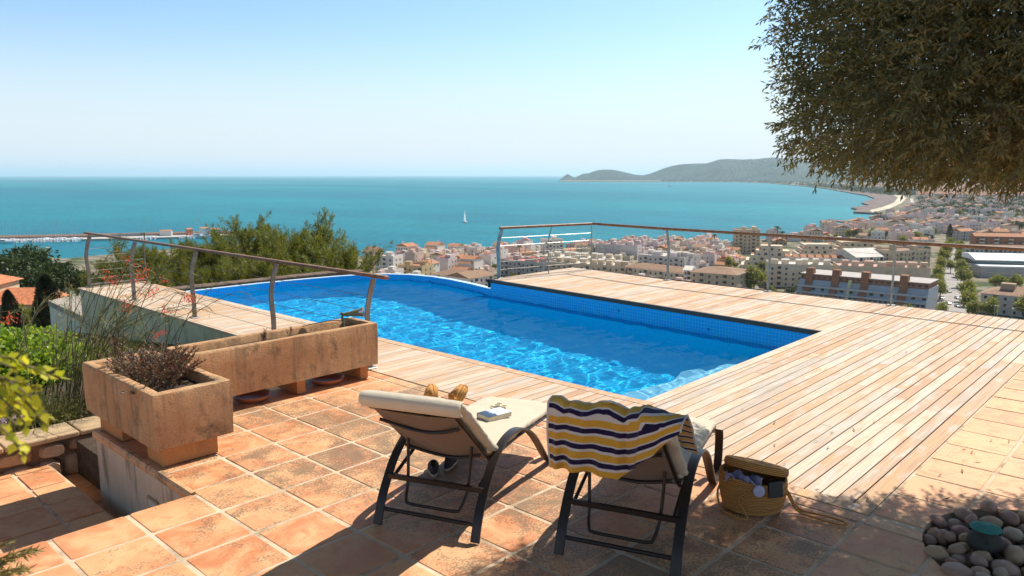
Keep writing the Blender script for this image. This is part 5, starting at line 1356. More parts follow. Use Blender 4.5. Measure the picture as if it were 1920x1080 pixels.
p0=seen(-30,725,1.0); spray(p0,'drooping tip of yellow leaves below the leafy branch at the left edge',seen(75,812,1.0)-p0,6,5,.098,.018,.013,M_YEL,'leafy_branch',per=13,sp=.10,foot=seen(-430,770,1.15)*1.0+Vector((-.2,.5,-1.9)))
p0=seen(-60,1120,1.7); spray(p0,'tuft of green and golden conifer tips in the bottom left corner',seen(60,1030,1.7)-p0,8,26,.165,.022,.0045,leafmat('conifer_tip',[(0,(.10,.12,.04)),(.6,(.26,.23,.09)),(1,(.5,.36,.14))],.35),'conifer_sprig',per=60,sp=.35,foot=Vector((seen(-260,1100,1.7).x,seen(-260,1100,1.7).y,.0)))

# low white wall with a rough stone top beyond the end of the deck
lw=empty('low_wall',at(92,575,-1.2),0,'short white rendered wall with a rough stone top below the end of the deck','wall')
A_=at(92,566,-.95);B_=at(160,597,-.95);C_=at(160,556,-.95);D_=at(120,560,-.95)
m=MB(); m.prism([(p.x,p.y) for p in (A_,B_,C_,D_)],-4.5,-1.06); inworld(m,'wall_body',[M_WHITE_R],lw)
m=MB(); e=[Vector((p.x,p.y)) for p in (A_,B_,C_,D_)]; ce=sum(e,Vector((0,0)))/4; m.prism([tuple(ce+(p-ce)*1.06) for p in e],-1.058,-.92); inworld(m,'stone_top',[stucco('cap_stone',(.45,.38,.31),(.62,.55,.47),(.10,.07,.05),.03,.7,False,3)],lw,bevel=.02)
# =================================================================== town
def wallm(name,col,v=.10): return simple(name,col,.9,0,v,.35,spec=.2)
W_WHITE=wallm('town_white',(.74,.68,.60)); W_PINK=wallm('town_pinkish',(.68,.50,.42)); W_CREAM=wallm('town_cream',(.68,.57,.43)); W_OCHRE=wallm('town_ochre',(.56,.41,.23)); W_GREY=wallm('town_grey',(.46,.43,.40)); W_TAN=wallm('town_tan',(.60,.48,.34)); W_LILAC=wallm('town_lilac_white',(.66,.58,.55)); W_BRICK=wallm('town_brick',(.36,.17,.10)); W_BLUE=wallm('town_pale_blue',(.46,.49,.52))
R_TILE=simple('roof_orange_tile',(.45,.20,.10),.9,0,.28,.9); R_BROWN=simple('roof_brown_tile',(.30,.18,.11),.9,0,.28,.9); R_RED=simple('roof_red_terrace',(.55,.17,.12),.9,0,.15,.5); R_FLAT=simple('roof_pale_terrace',(.66,.61,.55),.9,0,.18,.4); R_FLATP=simple('roof_pink_terrace',(.52,.33,.28),.9,0,.18,.4)
T_WIN=simple('town_window',(.05,.055,.06),.3,0,.3,.5); T_SHUT=simple('town_shutter',(.16,.10,.06),.8); T_GLASS=simple('sea_green_glazing',(.06,.14,.16),.2)
rg=random.Random(77)
def gable(m,x0,x1,y0,y1,z,rise,mi,ov=.4,hip=0,axis='x'):
    if axis=='y':
        pts=[(x0-ov,y0-ov,z),(x1+ov,y0-ov,z),(x1+ov,y1+ov,z),(x0-ov,y1+ov,z),((x0+x1)/2,y0-ov+hip,z+rise),((x0+x1)/2,y1+ov-hip,z+rise)]
        m.add(pts,[(0,1,4),(2,3,5),(1,2,5,4),(3,0,4,5),(3,2,1,0)],mi)
    else:
        pts=[(x0-ov,y0-ov,z),(x1+ov,y0-ov,z),(x1+ov,y1+ov,z),(x0-ov,y1+ov,z),(x0-ov+hip,(y0+y1)/2,z+rise),(x1+ov-hip,(y0+y1)/2,z+rise)]
        m.add(pts,[(3,0,4),(1,2,5),(0,1,5,4),(2,3,4,5),(3,2,1,0)],mi)
def winset(m,x0,x1,y,z0,fl,bay,mi,front=-1,skip=.12,bal=None,w_=1.0,h_=1.3):
    """small dark window boxes proud of a facade that faces -y"""
    n=max(1,int((x1-x0)/bay)); 
    for f in range(fl):
        for i in range(n):
            if rg.random()<skip: continue
            cx=x0+(i+.5)*(x1-x0)/n; zz=z0+f*3.0+1.0
            m.box(cx-w_/2,cx+w_/2,y-.04,y+.04,zz,zz+h_,mi)
            if bal is not None and rg.random()<.45: m.box(cx-1.1,cx+1.1,y-1.0,y,zz-.35,zz-.15,bal); m.box(cx-1.1,cx+1.1,y-1.02,y-.96,zz-.15,zz+.6,bal)
def house(kind):
    """one small town house as one mesh: wall, roof, windows, chimney, terrace hut"""
    m=MB(); fl=rg.choice((2,2,3,3)) if kind<10 else 1; H=3*fl+.6; wx=rg.uniform(9,15); wy=rg.uniform(9,14); x0,x1,y0,y1=-wx/2,wx/2,-wy/2,wy/2
    wall,roof=[(W_WHITE,R_FLAT),(W_WHITE,R_TILE),(W_PINK,R_FLATP),(W_CREAM,R_BROWN),(W_LILAC,R_RED),(W_OCHRE,R_TILE),(W_WHITE,R_RED),(W_PINK,R_FLAT),(W_CREAM,R_FLAT),(W_LILAC,R_FLATP)][kind%10]
    flat=roof in (R_FLAT,R_RED,R_FLATP)
    m.box(x0,x1,y0,y1,-3,H,0)
    if flat:
        m.box(x0+.3,x1-.3,y0+.3,y1-.3,H,H+.06,1)
        for a in ((x0,x1,y0,y0+.28),(x0,x1,y1-.28,y1),(x0,x0+.28,y0+.28,y1-.28),(x1-.28,x1,y0+.28,y1-.28)): m.box(*a,H+.001,H+.95,0)
        hx=rg.uniform(x0+.5,x1-5); hy=rg.uniform(y0+.5,y1-5); m.box(hx,hx+rg.uniform(3,4.5),hy,hy+rg.uniform(3,4.5),H+.06,H+2.9,0)
        if rg.random()<.6: hx=rg.uniform(x0+.5,x1-4); gable(m,hx,hx+3.2,y1-4,y1-1,H+1.6,.7,1); m.box(hx,hx+3.2,y1-4,y1-1,H+.06,H+1.6,0)
        for _ in range(3): cx,cy_=rg.uniform(x0+1,x1-1),rg.uniform(y0+1,y1-1); m.box(cx,cx+.7,cy_,cy_+.7,H+.05,H+1.5,2 if rg.random()<.3 else 0)
    else:
        if rg.random()<.5: gable(m,x0,x1,y0,y1,H,rg.uniform(1.8,2.6),1)
        else: gable(m,x0,x1,y0,y1,H,rg.uniform(1.8,2.6),1,axis='y')
        m.box(x0+2,x0+2.8,-.4,.4,H,H+3.2,0)
        if rg.random()<.5: m.box(x1-.01,x1+4,y0+1,y1-1,-3,H-2.6,0); gable(m,x1+.3,x1+3.9,y0+1,y1-1,H-2.6,1.1,1,axis='y')
    winset(m,x0,x1,y0,0,fl,2.6,2,bal=0)
    # side windows (faces -x and +x)
    for f in range(fl):
        for i in range(3):
            if rg.random()<.3: continue
            cy_=y0+(i+.5)*(y1-y0)/3; zz=f*3+1.0; m.box(x0-.04,x0+.04,cy_-.5,cy_+.5,zz,zz+1.3,2); m.box(x1-.04,x1+.04,cy_-.5,cy_+.5,zz,zz+1.3,2)
    me=m.mesh('town_house',[wall,roof,T_WIN]); fix_normals(me); return me,kind
KL=['white flat-roofed','white orange-tiled','pink-washed terrace-roofed','cream brown-tiled','lilac-white red-terraced','ochre orange-tiled','white red-terraced','pink-washed pale-roofed','cream flat-roofed','lilac-white pink-terraced']
houses=[house(k) for k in range(20)]
def inpoly(x,y,P):
    r=False
    for i in range(len(P)):
        x1,y1=P[i]; x2,y2=P[i-1]
        if (y1>y)!=(y2>y) and x<(x2-x1)*(y-y1)/(y2-y1)+x1: r=not r
    return r
coastp=[(x,y) for x,y in coast]
def toimg(p):
    dx,dy,dz=p[0],p[1],p[2]-EYE; f=dx*math.cos(AZ)+dy*math.sin(AZ); r_=dx*math.sin(AZ)-dy*math.cos(AZ); c,s=math.cos(PITCH),math.sin(PITCH)
    dep=f*c-dz*s; up=f*s+dz*c; return 960+FOC*r_/dep,540-FOC*up/dep
blocked=[]      # image boxes of ground kept for the large blocks
def BLK(x0,x1,y0,y1): blocked.append((x0,x1,y0,y1))
def isblk(x,y): return any(a<=x<=b and c<=y<=d for a,b,c,d in blocked)

# ---------------- large buildings, each with its own parts
WPROTO={}
def window(par,x,y,z,w_=1.1,h_=1.4,mat=None,side=False,frame=True):
    key=(round(w_,1),round(h_,1),(mat or T_WIN).name,side)
    if key not in WPROTO:
        m=MB()
        if not side: m.box(-w_/2,w_/2,-.05,.05,0,h_)
        else: m.box(-.05,.05,-w_/2,w_/2,0,h_)
        WPROTO[key]=m.mesh('window',[mat or T_WIN]); fix_normals(WPROTO[key])
    o=bpy.data.objects.new('window',WPROTO[key]); COL.objects.link(o); o.parent=par; o.location=(x,y,z)
def bigroot(x1,y1,x2,y2,label,cat='building'):
    a=at(x1,y1,TOWN); b=at(x2,y2,TOWN); L=(b-a).length
    return empty('apartment_block' if cat=='building' else cat.replace(' ','_'),a,math.atan2(b.y-a.y,b.x-a.x),label,cat),L
def part(name,r,mats,fn,**k):
    m=MB(); fn(m); return m.build(name,mats,r,**k)
def block(x1,y1,x2,y2,label,depth,floors,wall,roof,rtype='flat',bays=3.2,bal=True,fh=3.0,rise=2.5,huts=0,maxw=60,wcol=None,balmat=None,ground=True):
    r,L=bigroot(x1,y1,x2,y2,label); H=floors*fh+.4
    part('wall',r,[wall],lambda m:m.box(0,L,0,depth,-4,H))
    if rtype=='flat':
        def f(m):
            m.box(.3,L-.3,.3,depth-.3,H,H+.08)
        part('roof',r,[roof],f)
        def f(m):
            for a in ((0,L,0,.3),(0,L,depth-.3,depth),(0,.3,.3,depth-.3),(L-.3,L,.3,depth-.3)): m.box(*a,H+.002,H+1.0)
        part('parapet',r,[wall],f)
    elif rtype=='hip': part('roof',r,[roof],lambda m:gable(m,0,L,0,depth,H+.02,rise,0,.8,depth*.45))
    else: part('roof',r,[roof],lambda m:gable(m,0,L,0,depth,H+.02,rise,0,.6))
    for k in range(huts):
        hx=L*(k+.5)/huts+rg.uniform(-1.5,1.5); hy=rg.uniform(.15,.5)*depth; w_=rg.uniform(3,4.6)
        part('roof_hut',r,[wall],lambda m:(m.box(hx,hx+w_,hy,hy+3.4,H+.09,H+2.9)))
        part('hut_roof',r,[R_TILE if rtype!='flat' else roof],lambda m:gable(m,hx,hx+w_,hy,hy+3.4,H+2.92,.7,0,.2)) if rg.random()<.6 else None
    n=max(2,int(L/bays)); cnt=0
    for f_ in range(floors):
        for i in range(n):
            if cnt>=maxw: break
            cx=(i+.5)*L/n; lg=(i%3==1)
            window(r,cx,-.03,f_*fh+.9,2.0 if lg else 1.1,2.0 if lg else 1.35,wcol); cnt+=1
    if bal:
        for f_ in range(1,floors):
            def g(m):
                for i in range(n):
                    if i%3==1: cx=(i+.5)*L/n; m.box(cx-1.8,cx+1.8,-1.3,-.06,f_*fh+.55,f_*fh+.75); m.box(cx-1.8,cx+1.8,-1.3,-1.2,f_*fh+.75,f_*fh+1.6)
            part('balcony',r,[balmat or wall],g)
    for sx,side in ((0,-1),(L,1)):
        for f_ in range(floors):
            for q in range(2):
                if cnt<95: window(r,sx+.03*side,depth*(.3+.4*q),f_*fh+.9,1.1,1.35,wcol,True); cnt+=1
    return r,L,H
block(1293,552,1380,560,'long block with a broad brown hipped roof just beyond the deck, left of the palm',26,4,W_TAN,R_BROWN,'hip',4.0); BLK(1285,1440,505,575)
block(1168,529,1284,545,'low cream block with a brown eave and a white gable beyond the sea-side deck',18,3,W_CREAM,R_BROWN,'hip',3.6); BLK(1150,1300,500,550)
block(1281,548,1294,549,'narrow bright white stair tower at the end of the low cream block',9,4,W_WHITE,W_WHITE,'gable',3.0,False,rise=2)
block(938,515,1018,524,'grey-fronted block with red roof terraces behind the first sea-side post',16,3,W_GREY,R_RED,'flat',3.5,huts=4); BLK(925,1030,492,540)
block(1022,522,1172,531,'long block with a white terrace roof full of huts, behind the sea railing corner',22,3,W_TAN,R_FLAT,'flat',3.6,huts=9); BLK(1010,1185,492,540)
block(1012,499,1150,506,'wide low block with a bright white cluttered roof, middle of the seaside quarter',24,2,W_CREAM,R_FLAT,'flat',3.6,huts=10); BLK(1005,1170,478,505)
block(1196,505,1282,512,'block with white roof terraces and pink huts left of the tallest railing gap',26,3,W_LILAC,R_FLAT,'flat',3.4,huts=8); BLK(1185,1295,480,512)
block(1022,481,1056,480,'tall white block standing out against the sea behind the thin railing post',13,4,W_WHITE,R_FLAT,'flat',3,huts=1); BLK(1015,1062,455,485)
block(746,528,792,531,'yellow ochre apartment house with small balconies left of the white hip-roofed row',14,3,W_OCHRE,R_TILE,'flat',3.4,huts=2); BLK(742,800,500,540)
block(704,518,738,520,'white three-storey house with a tiled canopy next to the pines',12,4,W_WHITE,R_FLAT,'flat',3.4,huts=1); BLK(700,742,495,530)
block(683,515,701,516,'tan side of a tall house half hidden by the pines',12,5,W_PINK,R_BROWN,'gable',3.4); BLK(675,702,490,530)
block(810,557,880,566,'white row with a long brown hipped roof seen over the curved pool edge',17,4,W_WHITE,R_BROWN,'hip',3.2); BLK(805,925,515,580)
block(880,568,925,560,'white gabled house joined to the right end of the brown hipped row',16,4,W_WHITE,R_BROWN,'gable',3.2)
block(1376,474,1424,475,'beige stepped tower block rising above the sea railing in front of the bay',18,6,W_TAN,W_TAN,'flat',3.2,huts=2); BLK(1370,1430,448,480)
# white row with little orange gables
r,L,H=block(1470,512,1602,516,'long white apartment row with a saw-tooth of small orange roofs',14,3,W_WHITE,R_TILE,'flat',3.0,False)
for k in range(9): part('gable_roof',r,[R_TILE],lambda m:gable(m,L*k/9+.6,L*(k+1)/9-1.4,1.0,9,H+1.4,1.6,0,.3)); part('gable_wall',r,[W_WHITE],lambda m:m.box(L*k/9+.6,L*(k+1)/9-1.4,1.0,9,H+.1,H+1.4))
BLK(1462,1612,470,520)
block(1603,519,1660,517,'white hall with ribbed gable front at the end of the white row',26,4,W_WHITE,R_FLAT,'gable',2.4,False,rise=4.5); BLK(1600,1668,470,522)
r,L,H=block(1676,519,1742,514,'tan apartment house with dark arched balconies left of the plane-tree avenue',20,5,W_TAN,R_BROWN,'flat',3.3,True,huts=2); BLK(1670,1750,470,520)
def stepped(x1,y1,x2,y2,label,tiers,wall,roofm):
    r,L=bigroot(x1,y1,x2,y2,label)
    for k in range(tiers):
        a,b=L*(.07*k),L*(1-.10*k); y0=2.6*k
        part('tier',r,[wall],lambda m:m.box(a,b,y0,30,3.1*k-(4 if k==0 else -.01),3.1*(k+1)))
        part('balustrade',r,[wall],lambda m:(m.box(a,b,y0,y0+.15,3.1*(k+1)+.01,3.1*(k+1)+.9)))
        n=int((b-a)/4.2)
        for i in range(n): window(r,a+(i+.5)*(b-a)/n,y0-.03,3.1*k+.6,1.9 if i%2 else 1.2,1.9 if i%2 else 1.3)
        for i in range(0,n,3):
            xx=a+(i+.5)*(b-a)/n; part('awning_roof',r,[roofm],lambda m:gable(m,xx-2,xx+2,y0+2.8,y0+5.5,3.1*(k+1)+1.6,.8,0,.3)) if k>=tiers-3 else None
stepped(1388,507,1520,512,'cream pyramid-like terraced apartment complex above the rounded yellow-green tree',5,W_CREAM,R_TILE); BLK(1380,1525,460,512)
stepped(1492,493,1600,495,'cream stepped apartments with tiled canopies behind the white row',4,W_CREAM,R_TILE); BLK(1485,1605,455,495)
stepped(1560,487,1680,489,'tan stepped apartments tucked under the wooden handrail behind the white hall',4,W_TAN,R_BROWN); BLK(1552,1680,455,490)
# brick and pale blue block with leaning fins
def finblock():
    r,L=bigroot(1497,566,1738,592,'curving brick and pale blue terraced block with leaning brick stair towers right beyond the deck')
    dep=20; prof=[(-5.5,0),(-4.9,3),(-3.6,6),(-1.8,9),(0,12)]
    part('wall',r,[W_BLUE],lambda m:m.add([(x,y,z) for x in (0,L) for y,z in [(-5.5,-5)]+prof+[(dep,12),(dep,-5)]],[tuple(range(8)),tuple(range(8,16))[::-1]]+[(i,(i+1)%8,8+(i+1)%8,8+i) for i in range(8)]))
    part('top_storey',r,[W_BRICK],lambda m:m.box(.5,L-.5,.6,dep,12.01,14.6))
    part('roof',r,[W_GREY],lambda m:m.box(.0,L,.2,dep,14.61,14.95))
    for k,f in enumerate((.055,.27,.50,.79)):
        xx=L*f
        part('stair_tower',r,[W_BRICK],lambda m:(m.add([(x,y,z) for x in (xx,xx+3.4) for y,z in ((-8.2,-5),(-7.6,0),(-5.2,6),(-1.2,11),(-.6,17.8),(3.4,17.8),(3.4,-5))],[tuple(range(7)),tuple(range(7,14))[::-1]]+[(i,(i+1)%7,7+(i+1)%7,7+i) for i in range(7)])))
    part('yellow_ramp',r,[wallm('pale_yellow_wall',(.68,.62,.36))],lambda m:m.add([(x,y,z) for x in (L*.405,L*.43) for y,z in ((-8,-5),(-7.6,0),(-5.0,6),(-1.6,11),(-.8,13.5),(2,13.5),(2,-5))],[tuple(range(7)),tuple(range(7,14))[::-1]]+[(i,(i+1)%7,7+(i+1)%7,7+i) for i in range(7)]))
    n=26
    for f_,(y,z) in enumerate(((-5.15,.8),(-4.2,3.9),(-2.7,6.9))):
        for i in range(n):
            x=(i+.5)*L/n
            if f_<2 or i%2: window(r,x,y-.15,z+.3,1.5,1.25)
    for i in range(22): window(r,(i+.5)*L/22,.57,12.7,1.2,1.1)
    for f_,(y,z) in enumerate(((-5.3,2.6),(-4.3,5.6),(-2.8,8.6))): part('balcony',r,[W_BLUE],lambda m:m.box(.2,L-.2,y-.9,y,z,z+1.0))
    part('shop_canopy',r,[wallm('red_sign_wall',(.34,.10,.08))],lambda m:m.box(L*.55,L*.68,-8.4,-5.6,1.8,2.7))
finblock(); BLK(1480,1750,520,600)
r,L,H=block(1440,537,1560,541,'cream block with roof terraces and ochre huts behind the leaning stair towers, left half',22,4,W_CREAM,R_FLAT,'flat',3.6,huts=6,maxw=30); 
block(1570,542,1742,548,'cream block with roof terraces and ochre huts behind the leaning stair towers, right half',22,4,W_TAN,R_FLATP,'flat',3.6,huts=8,maxw=30); BLK(1432,1750,505,548)
# sports hall
r,L=bigroot(1838,520,1990,524,'long sports hall with two bright white roofs and a strip of dark glazing','sports hall')
part('wall',r,[W_GREY],lambda m:m.box(0,L,0,34,-4,6.5)); M_WROOF=simple('white_metal_roof',(.74,.76,.76),.6,0,.05,.3)
part('lower_roof',r,[M_WROOF],lambda m:m.box(-.6,L+.6,-.6,10,6.51,7.4)); part('glazing',r,[T_GLASS],lambda m:m.box(.5,L-.5,10.01,33,6.52,9.6)); part('upper_roof',r,[M_WROOF],lambda m:m.add([(x,y,z) for x in (-.4,L+.4) for y,z in ((9.2,9.7),(9.2,10.3),(22,13.2),(34,12.4),(34,9.7))],[(0,1,2,3,4),(9,8,7,6,5)]+[(i,(i+1)%5,5+(i+1)%5,5+i) for i in range(5)])); BLK(1832,2000,485,526)
block(1808,489,1960,492,'long grey building with a row of small windows behind the sports hall',14,3,W_GREY,R_BROWN,'gable',3.2,False); BLK(1800,2000,465,494)
block(1796,511,1832,516,'low grey hut with a flat roof at the left end of the sports hall',10,2,W_GREY,R_FLAT,'flat',3.2,False)
block(1826,470,1990,474,'red-brick apartment row with white window bands under the handrail at the right edge',14,4,W_BRICK,R_TILE,'gable',3.4,True,balmat=W_WHITE,wcol=T_WIN); BLK(1820,2010,445,476)
block(1783,420,1852,421,'white and pale blue apartment block with long balconies in the far suburb',16,3,W_WHITE,R_FLAT,'flat',4,True,huts=3,balmat=W_BLUE); BLK(1780,1856,408,424)
r,L,H=block(1836,586,1990,603,'low white building with a brown tiled roof and a big brick chimney beside the avenue',22,3,W_LILAC,R_BROWN,'hip',3.6,True,maxw=30,rise=3)
part('chimney',r,[wallm('brick_chimney',(.52,.36,.24))],lambda m:m.box(L*.20,L*.38,6,10,H+1,H+4.6)); BLK(1828,2000,540,610)
block(1800,452,1824,451,'pale block at the head of the avenue under the red-brick row',10,3,W_GREY,R_TILE,'gable',3,False)
M_AW=simple('road_asphalt',(.24,.22,.21),.95,0,.1,.2)
patch('avenue_road',[(1738,612),(1838,612),(1812,560),(1800,500),(1792,455),(1782,455),(1775,500),(1762,560)],-64,-61.80,simple('avenue_asphalt',(.34,.31,.29),.95,0,.12,.3)); BLK(1745,1835,440,620)
patch('park_lawn',[(1835,615),(1835,600),(2000,618),(2000,640)],-64,-61.75,simple('lawn',(.10,.17,.03),.95,0,.2,.3))
patch('front_street',[(1290,590),(1440,585),(1500,580),(1640,597),(1740,612),(1740,640),(1290,640)],-64,-61.78,M_AW)

# ---------------- rows of ordinary town houses
zones=[([(684,590),(684,489),(760,484),(850,477),(1000,472),(1100,468),(1180,461),(1280,457),(1345,458),(1385,470),(1380,540),(1290,560),(1290,600)],'town houses of the seaside quarter',(11.6,10.9),R(14),.03,'the crowded seaside quarter'),
 ([(1385,470),(1400,458),(1440,452),(1500,443),(1545,432),(1600,424),(1680,412),(2010,420),(2010,470),(1750,480),(1745,540),(1385,540)],'houses of the middle suburb',(20,19),R(32),.22,'the suburb behind the handrail'),
 ([(1600,424),(1650,408),(1672,396),(1712,388),(1720,372),(2010,372),(2010,424),(1700,424)],'houses of the far suburb',(30,30),R(48),.25,'the far suburb below the olive crown')]
cntk=0; far=MB(); FMATS=[W_WHITE,W_PINK,W_CREAM,R_TILE,R_BROWN,W_LILAC,W_OCHRE,R_FLAT,R_FLATP,R_RED,T_WIN]; FM={m_.name:i for i,m_ in enumerate(FMATS)}
for poly,grp,(gx,gy),rot,skip,where in zones:
    cells=[]
    P3=[at(x,y,TOWN) for x,y in poly]; cx=sum(p.x for p in P3)/len(P3); cy_=sum(p.y for p in P3)/len(P3); Rm=max((p-Vector((cx,cy_,TOWN))).length for p in P3)
    ni=int(Rm/gx)+1; nj=int(Rm/gy)+1; c_,s_=math.cos(rot),math.sin(rot)
    for i in range(-ni,ni+1):
        for j in range(-nj,nj+1):
            if i%5==0 and grp.startswith('town'): ox=0
            x=cx+c_*i*gx-s_*j*gy; y=cy_+s_*i*gx+c_*j*gy
            ix,iy=toimg((x,y,TOWN))
            if not inpoly(ix,iy,poly) or isblk(ix,iy) or ix>1990: continue
            if rg.random()<skip: continue
            cells.append(((x*x+y*y)**.5,x,y))
    cells.sort(); lim={0:190,1:65,2:40}[zones.index((poly,grp,(gx,gy),rot,skip,where))]
    for n_,(d,x,y) in enumerate(cells):
        k=rg.randrange(20); x+=rg.uniform(-.8,.8); y+=rg.uniform(-.8,.8)
        if n_<lim:
            me,kd=houses[k]; o=bpy.data.objects.new('town_house',me); COL.objects.link(o); o.location=(x,y,TOWN-.1); o.rotation_euler=(0,0,rot+rg.choice((0,1,2,3))*math.pi/2+rg.uniform(-.05,.05)); s=rg.uniform(.85,1.15); s*=(.84 if grp.startswith('town') else 1); o.scale=(s,s,s*rg.uniform(.95,1.2))
            tag(o,f'{KL[kd%10]} house in {where}','house',grp+' ('+KL[kd%10]+')')
            cntk+=1
        else:
            M=Matrix.Translation((x,y,TOWN))@Matrix.Rotation(rot+rg.choice((0,math.pi/2)),4,'Z'); wx,wy,h=rg.uniform(9,16),rg.uniform(8,13),rg.choice((6,6.5,9))
            hm_,kd=houses[k]; s=.84 if grp.startswith('town') else 1; M=M@Matrix.Diagonal((s,s,s,1)); vv=[M@v.co for v in hm_.vertices]; mi_=[FM[hm_.materials[p.material_index].name] for p in hm_.polygons]; b_=len(far.v); far.v+=[tuple(q) for q in vv]; far.f+=[tuple(i+b_ for i in p.vertices) for p in hm_.polygons]; far.m+=mi_; far.r+=[.5]*len(mi_); continue
            vs=[M@Vector(p) for p in ((-wx/2-.4,-wy/2-.4,h),(wx/2+.4,-wy/2-.4,h),(wx/2+.4,wy/2+.4,h),(-wx/2-.4,wy/2+.4,h),(-wx/2-.4,0,h+2.2),(wx/2+.4,0,h+2.2))]; far.add(vs,[(0,1,5,4),(2,3,4,5),(3,0,4),(1,2,5)],3+k%2)
print('individual houses',cntk)
# very far suburb towards the cape
for _ in range(3800):
    x=rg.uniform(1640,2050); y=345+27*rg.random()**1.2
    if x<1722 and y>352: continue
    if x<1560+ (352-y)*-8: continue
    p=at(x,y,TOWN); M=Matrix.Translation(p)@Matrix.Rotation(rg.uniform(0,3),4,'Z'); wx,wy,h=rg.uniform(10,26),rg.uniform(9,14),rg.choice((6,7,9,12))
    far.box(-wx/2,wx/2,-wy/2,wy/2,-2,h,rg.randrange(3),M=M)
    vs=[M@Vector(q) for q in ((-wx/2-.4,-wy/2-.4,h),(wx/2+.4,-wy/2-.4,h),(wx/2+.4,wy/2+.4,h),(-wx/2-.4,wy/2+.4,h),(-wx/2-.4,0,h+2.4),(wx/2+.4,0,h+2.4))]; far.add(vs,[(0,1,5,4),(2,3,4,5),(3,0,4),(1,2,5)],3+rg.randrange(2))
tag(far.build('far_houses',FMATS),'hazy mass of small houses filling the far suburb towards the cape','houses',kind='stuff')

# ---------------- trees of the town
def treeproto(name,seed,H,rad,n,L,W,mat,flat=.75,cl=16,trunk=.35,tr=.28):
    g=np.random.RandomState(seed); r=empty(name)
    C=g.normal(0,1,(cl,3)); C/=np.linalg.norm(C,axis=1,keepdims=True); C*=rad*.62*g.rand(cl,1)**.4; C[:,2]=C[:,2]*flat+H-rad*flat*.9
    P,v,idx=clumps(g,C,rad*g.uniform(.28,.5,cl),n,flat); d=v+g.normal(0,.8,(n,3)); d/=np.linalg.norm(d,axis=1,keepdims=True)
    leafobj('crown',P,d,g.uniform(.7,1.3,n)*L,g.uniform(.7,1.2,n)*W,mat,r,g)
    m=MB(); m.tube([(0,0,-1.5),(0,0,H*.5),(0,0,H*.75)],[tr,tr*.8,tr*.4],7)
    for k in range(5): m.tube([(0,0,H*trunk),tuple(C[k])],[tr*.45,tr*.1],5)
    m.build('trunk',[M_BARK],r,smooth=True); return r
def palmproto(name,H,n=26,L=2.6):
    g=random.Random(3); r=empty(name); m=MB(); m.tube([(0,0,-1),(0,0,H)],[.28,.2],8); m.build('trunk',[M_BARK],r,smooth=True)
    P=[];D=[]
    for k in range(n):
        a=k*2.4; el=g.uniform(-.35,1.1); d=Vector((math.cos(a)*math.cos(el),math.sin(a)*math.cos(el),math.sin(el)))
        for j in range(24):
            t=(j+1)/24; p=Vector((0,0,H))+d*L*t+Vector((0,0,-.9*L*.35*t*t*2)); sd=Vector((-math.sin(a),math.cos(a),0))
            for s in (-1,1): P.append(tuple(p)); q=(sd*s+d*.6+Vector((0,0,-.45))).normalized(); D.append(tuple(q))
    P=np.array(P);D=np.array(D); g2=np.random.RandomState(1); leafobj('crown',P,D,.55,.10,M_DPINE,r,g2); return r
def cypproto(seed,H,rad,n=5200):
    g=np.random.RandomState(seed); r=empty('cypress'); z=g.rand(n)**.9; rr=rad*np.sin(np.pi*np.clip(z*.86+.14,0,1))**.6*(g.rand(n)**.35); a=g.uniform(0,6.28,n)
    bump_=1+.22*np.sin(a*3+z*9)+.12*np.sin(a*7+z*21); P=np.stack([np.cos(a)*rr*bump_,np.sin(a)*rr*bump_,z*H],1); d=np.stack([np.cos(a)*.45,np.sin(a)*.45,np.ones(n)],1)+g.normal(0,.25,(n,3)); d/=np.linalg.norm(d,axis=1,keepdims=True)
    leafobj('crown',P,d,g.uniform(.2,.4,n)*H/7,.07*H/7,M_CYP,r,g); m=MB(); m.tube([(0,0,-.8),(0,0,H*.6)],[.12,.05],6); m.build('trunk',[M_BARK],r); return r
T_AVE=[treeproto('plane_tree',s,10,4.6,1500,.75,.5,M_AVE,.85,18) for s in (1,2)]
T_PIN=[treeproto('umbrella_pine',s,10,5.2,1700,.7,.34,M_DPINE,.55,16) for s in (3,4)]
T_BUS=[treeproto('round_tree',s,6.5,3.6,1100,.6,.4,M_PINE,.85,14,.2) for s in (5,6)]
usedp=set()
def plant(pr,loc,s,label,cat='tree',group=None,rz=None):
    if id(pr) not in usedp: usedp.add(id(pr)); o=pr
    else: o=copytree(pr)
    setroot(o,loc,rz if rz is not None else rg.uniform(0,6.28),(s,s,s),label); o['category']=cat
    if group: o['group']=group
    return o
ave=[(1762,562,1.0),(1815,590,1.15),(1822,600,.9),(1812,566,1.15),(1765,600,.8),(1760,530,1.1),(1806,540,1.2),(1765,512,1.15),(1800,520,1.15),(1768,498,1.2),(1798,500,1.2),(1772,486,1.2),(1800,486,1.2),(1776,478,1.1),(1796,476,1.15),(1782,512,.9),(1758,545,.95),(1818,575,1.0),(1780,470,1.1),(1808,510,1.0)]
for i,(x,y,s) in enumerate(ave): plant(T_AVE[i%2],at(x,y,TOWN),s,'yellow green plane tree lining the avenue that runs away through the town','tree','plane trees along the avenue')
for x,y,s,lb in ((1413,552,1.55,'large rounded yellow green tree in front of the pyramid-like apartments'),(1385,535,1.0,'yellow green tree at the upper left of the large rounded one'),(1366,505,.9,'small yellow green tree nearest the bay beside the terraced complex'),(1437,585,.8,'golden green tree between the palm and the deck edge'),(1855,602,1.05,'round yellow green tree in front of the low white building'),(1918,600,1.1,'yellow green tree cut by the right edge above the deck'),(1865,545,.9,'pale tree before the sports hall, left one'),(1905,548,1.0,'pale tree before the sports hall, right one'),(1750,445,1.0,'pale green tree at the left of the red-brick row'),(1880,545,.8,'small pale tree between the two before the sports hall')):
    plant(T_AVE[0],at(x,y,TOWN),s,lb)
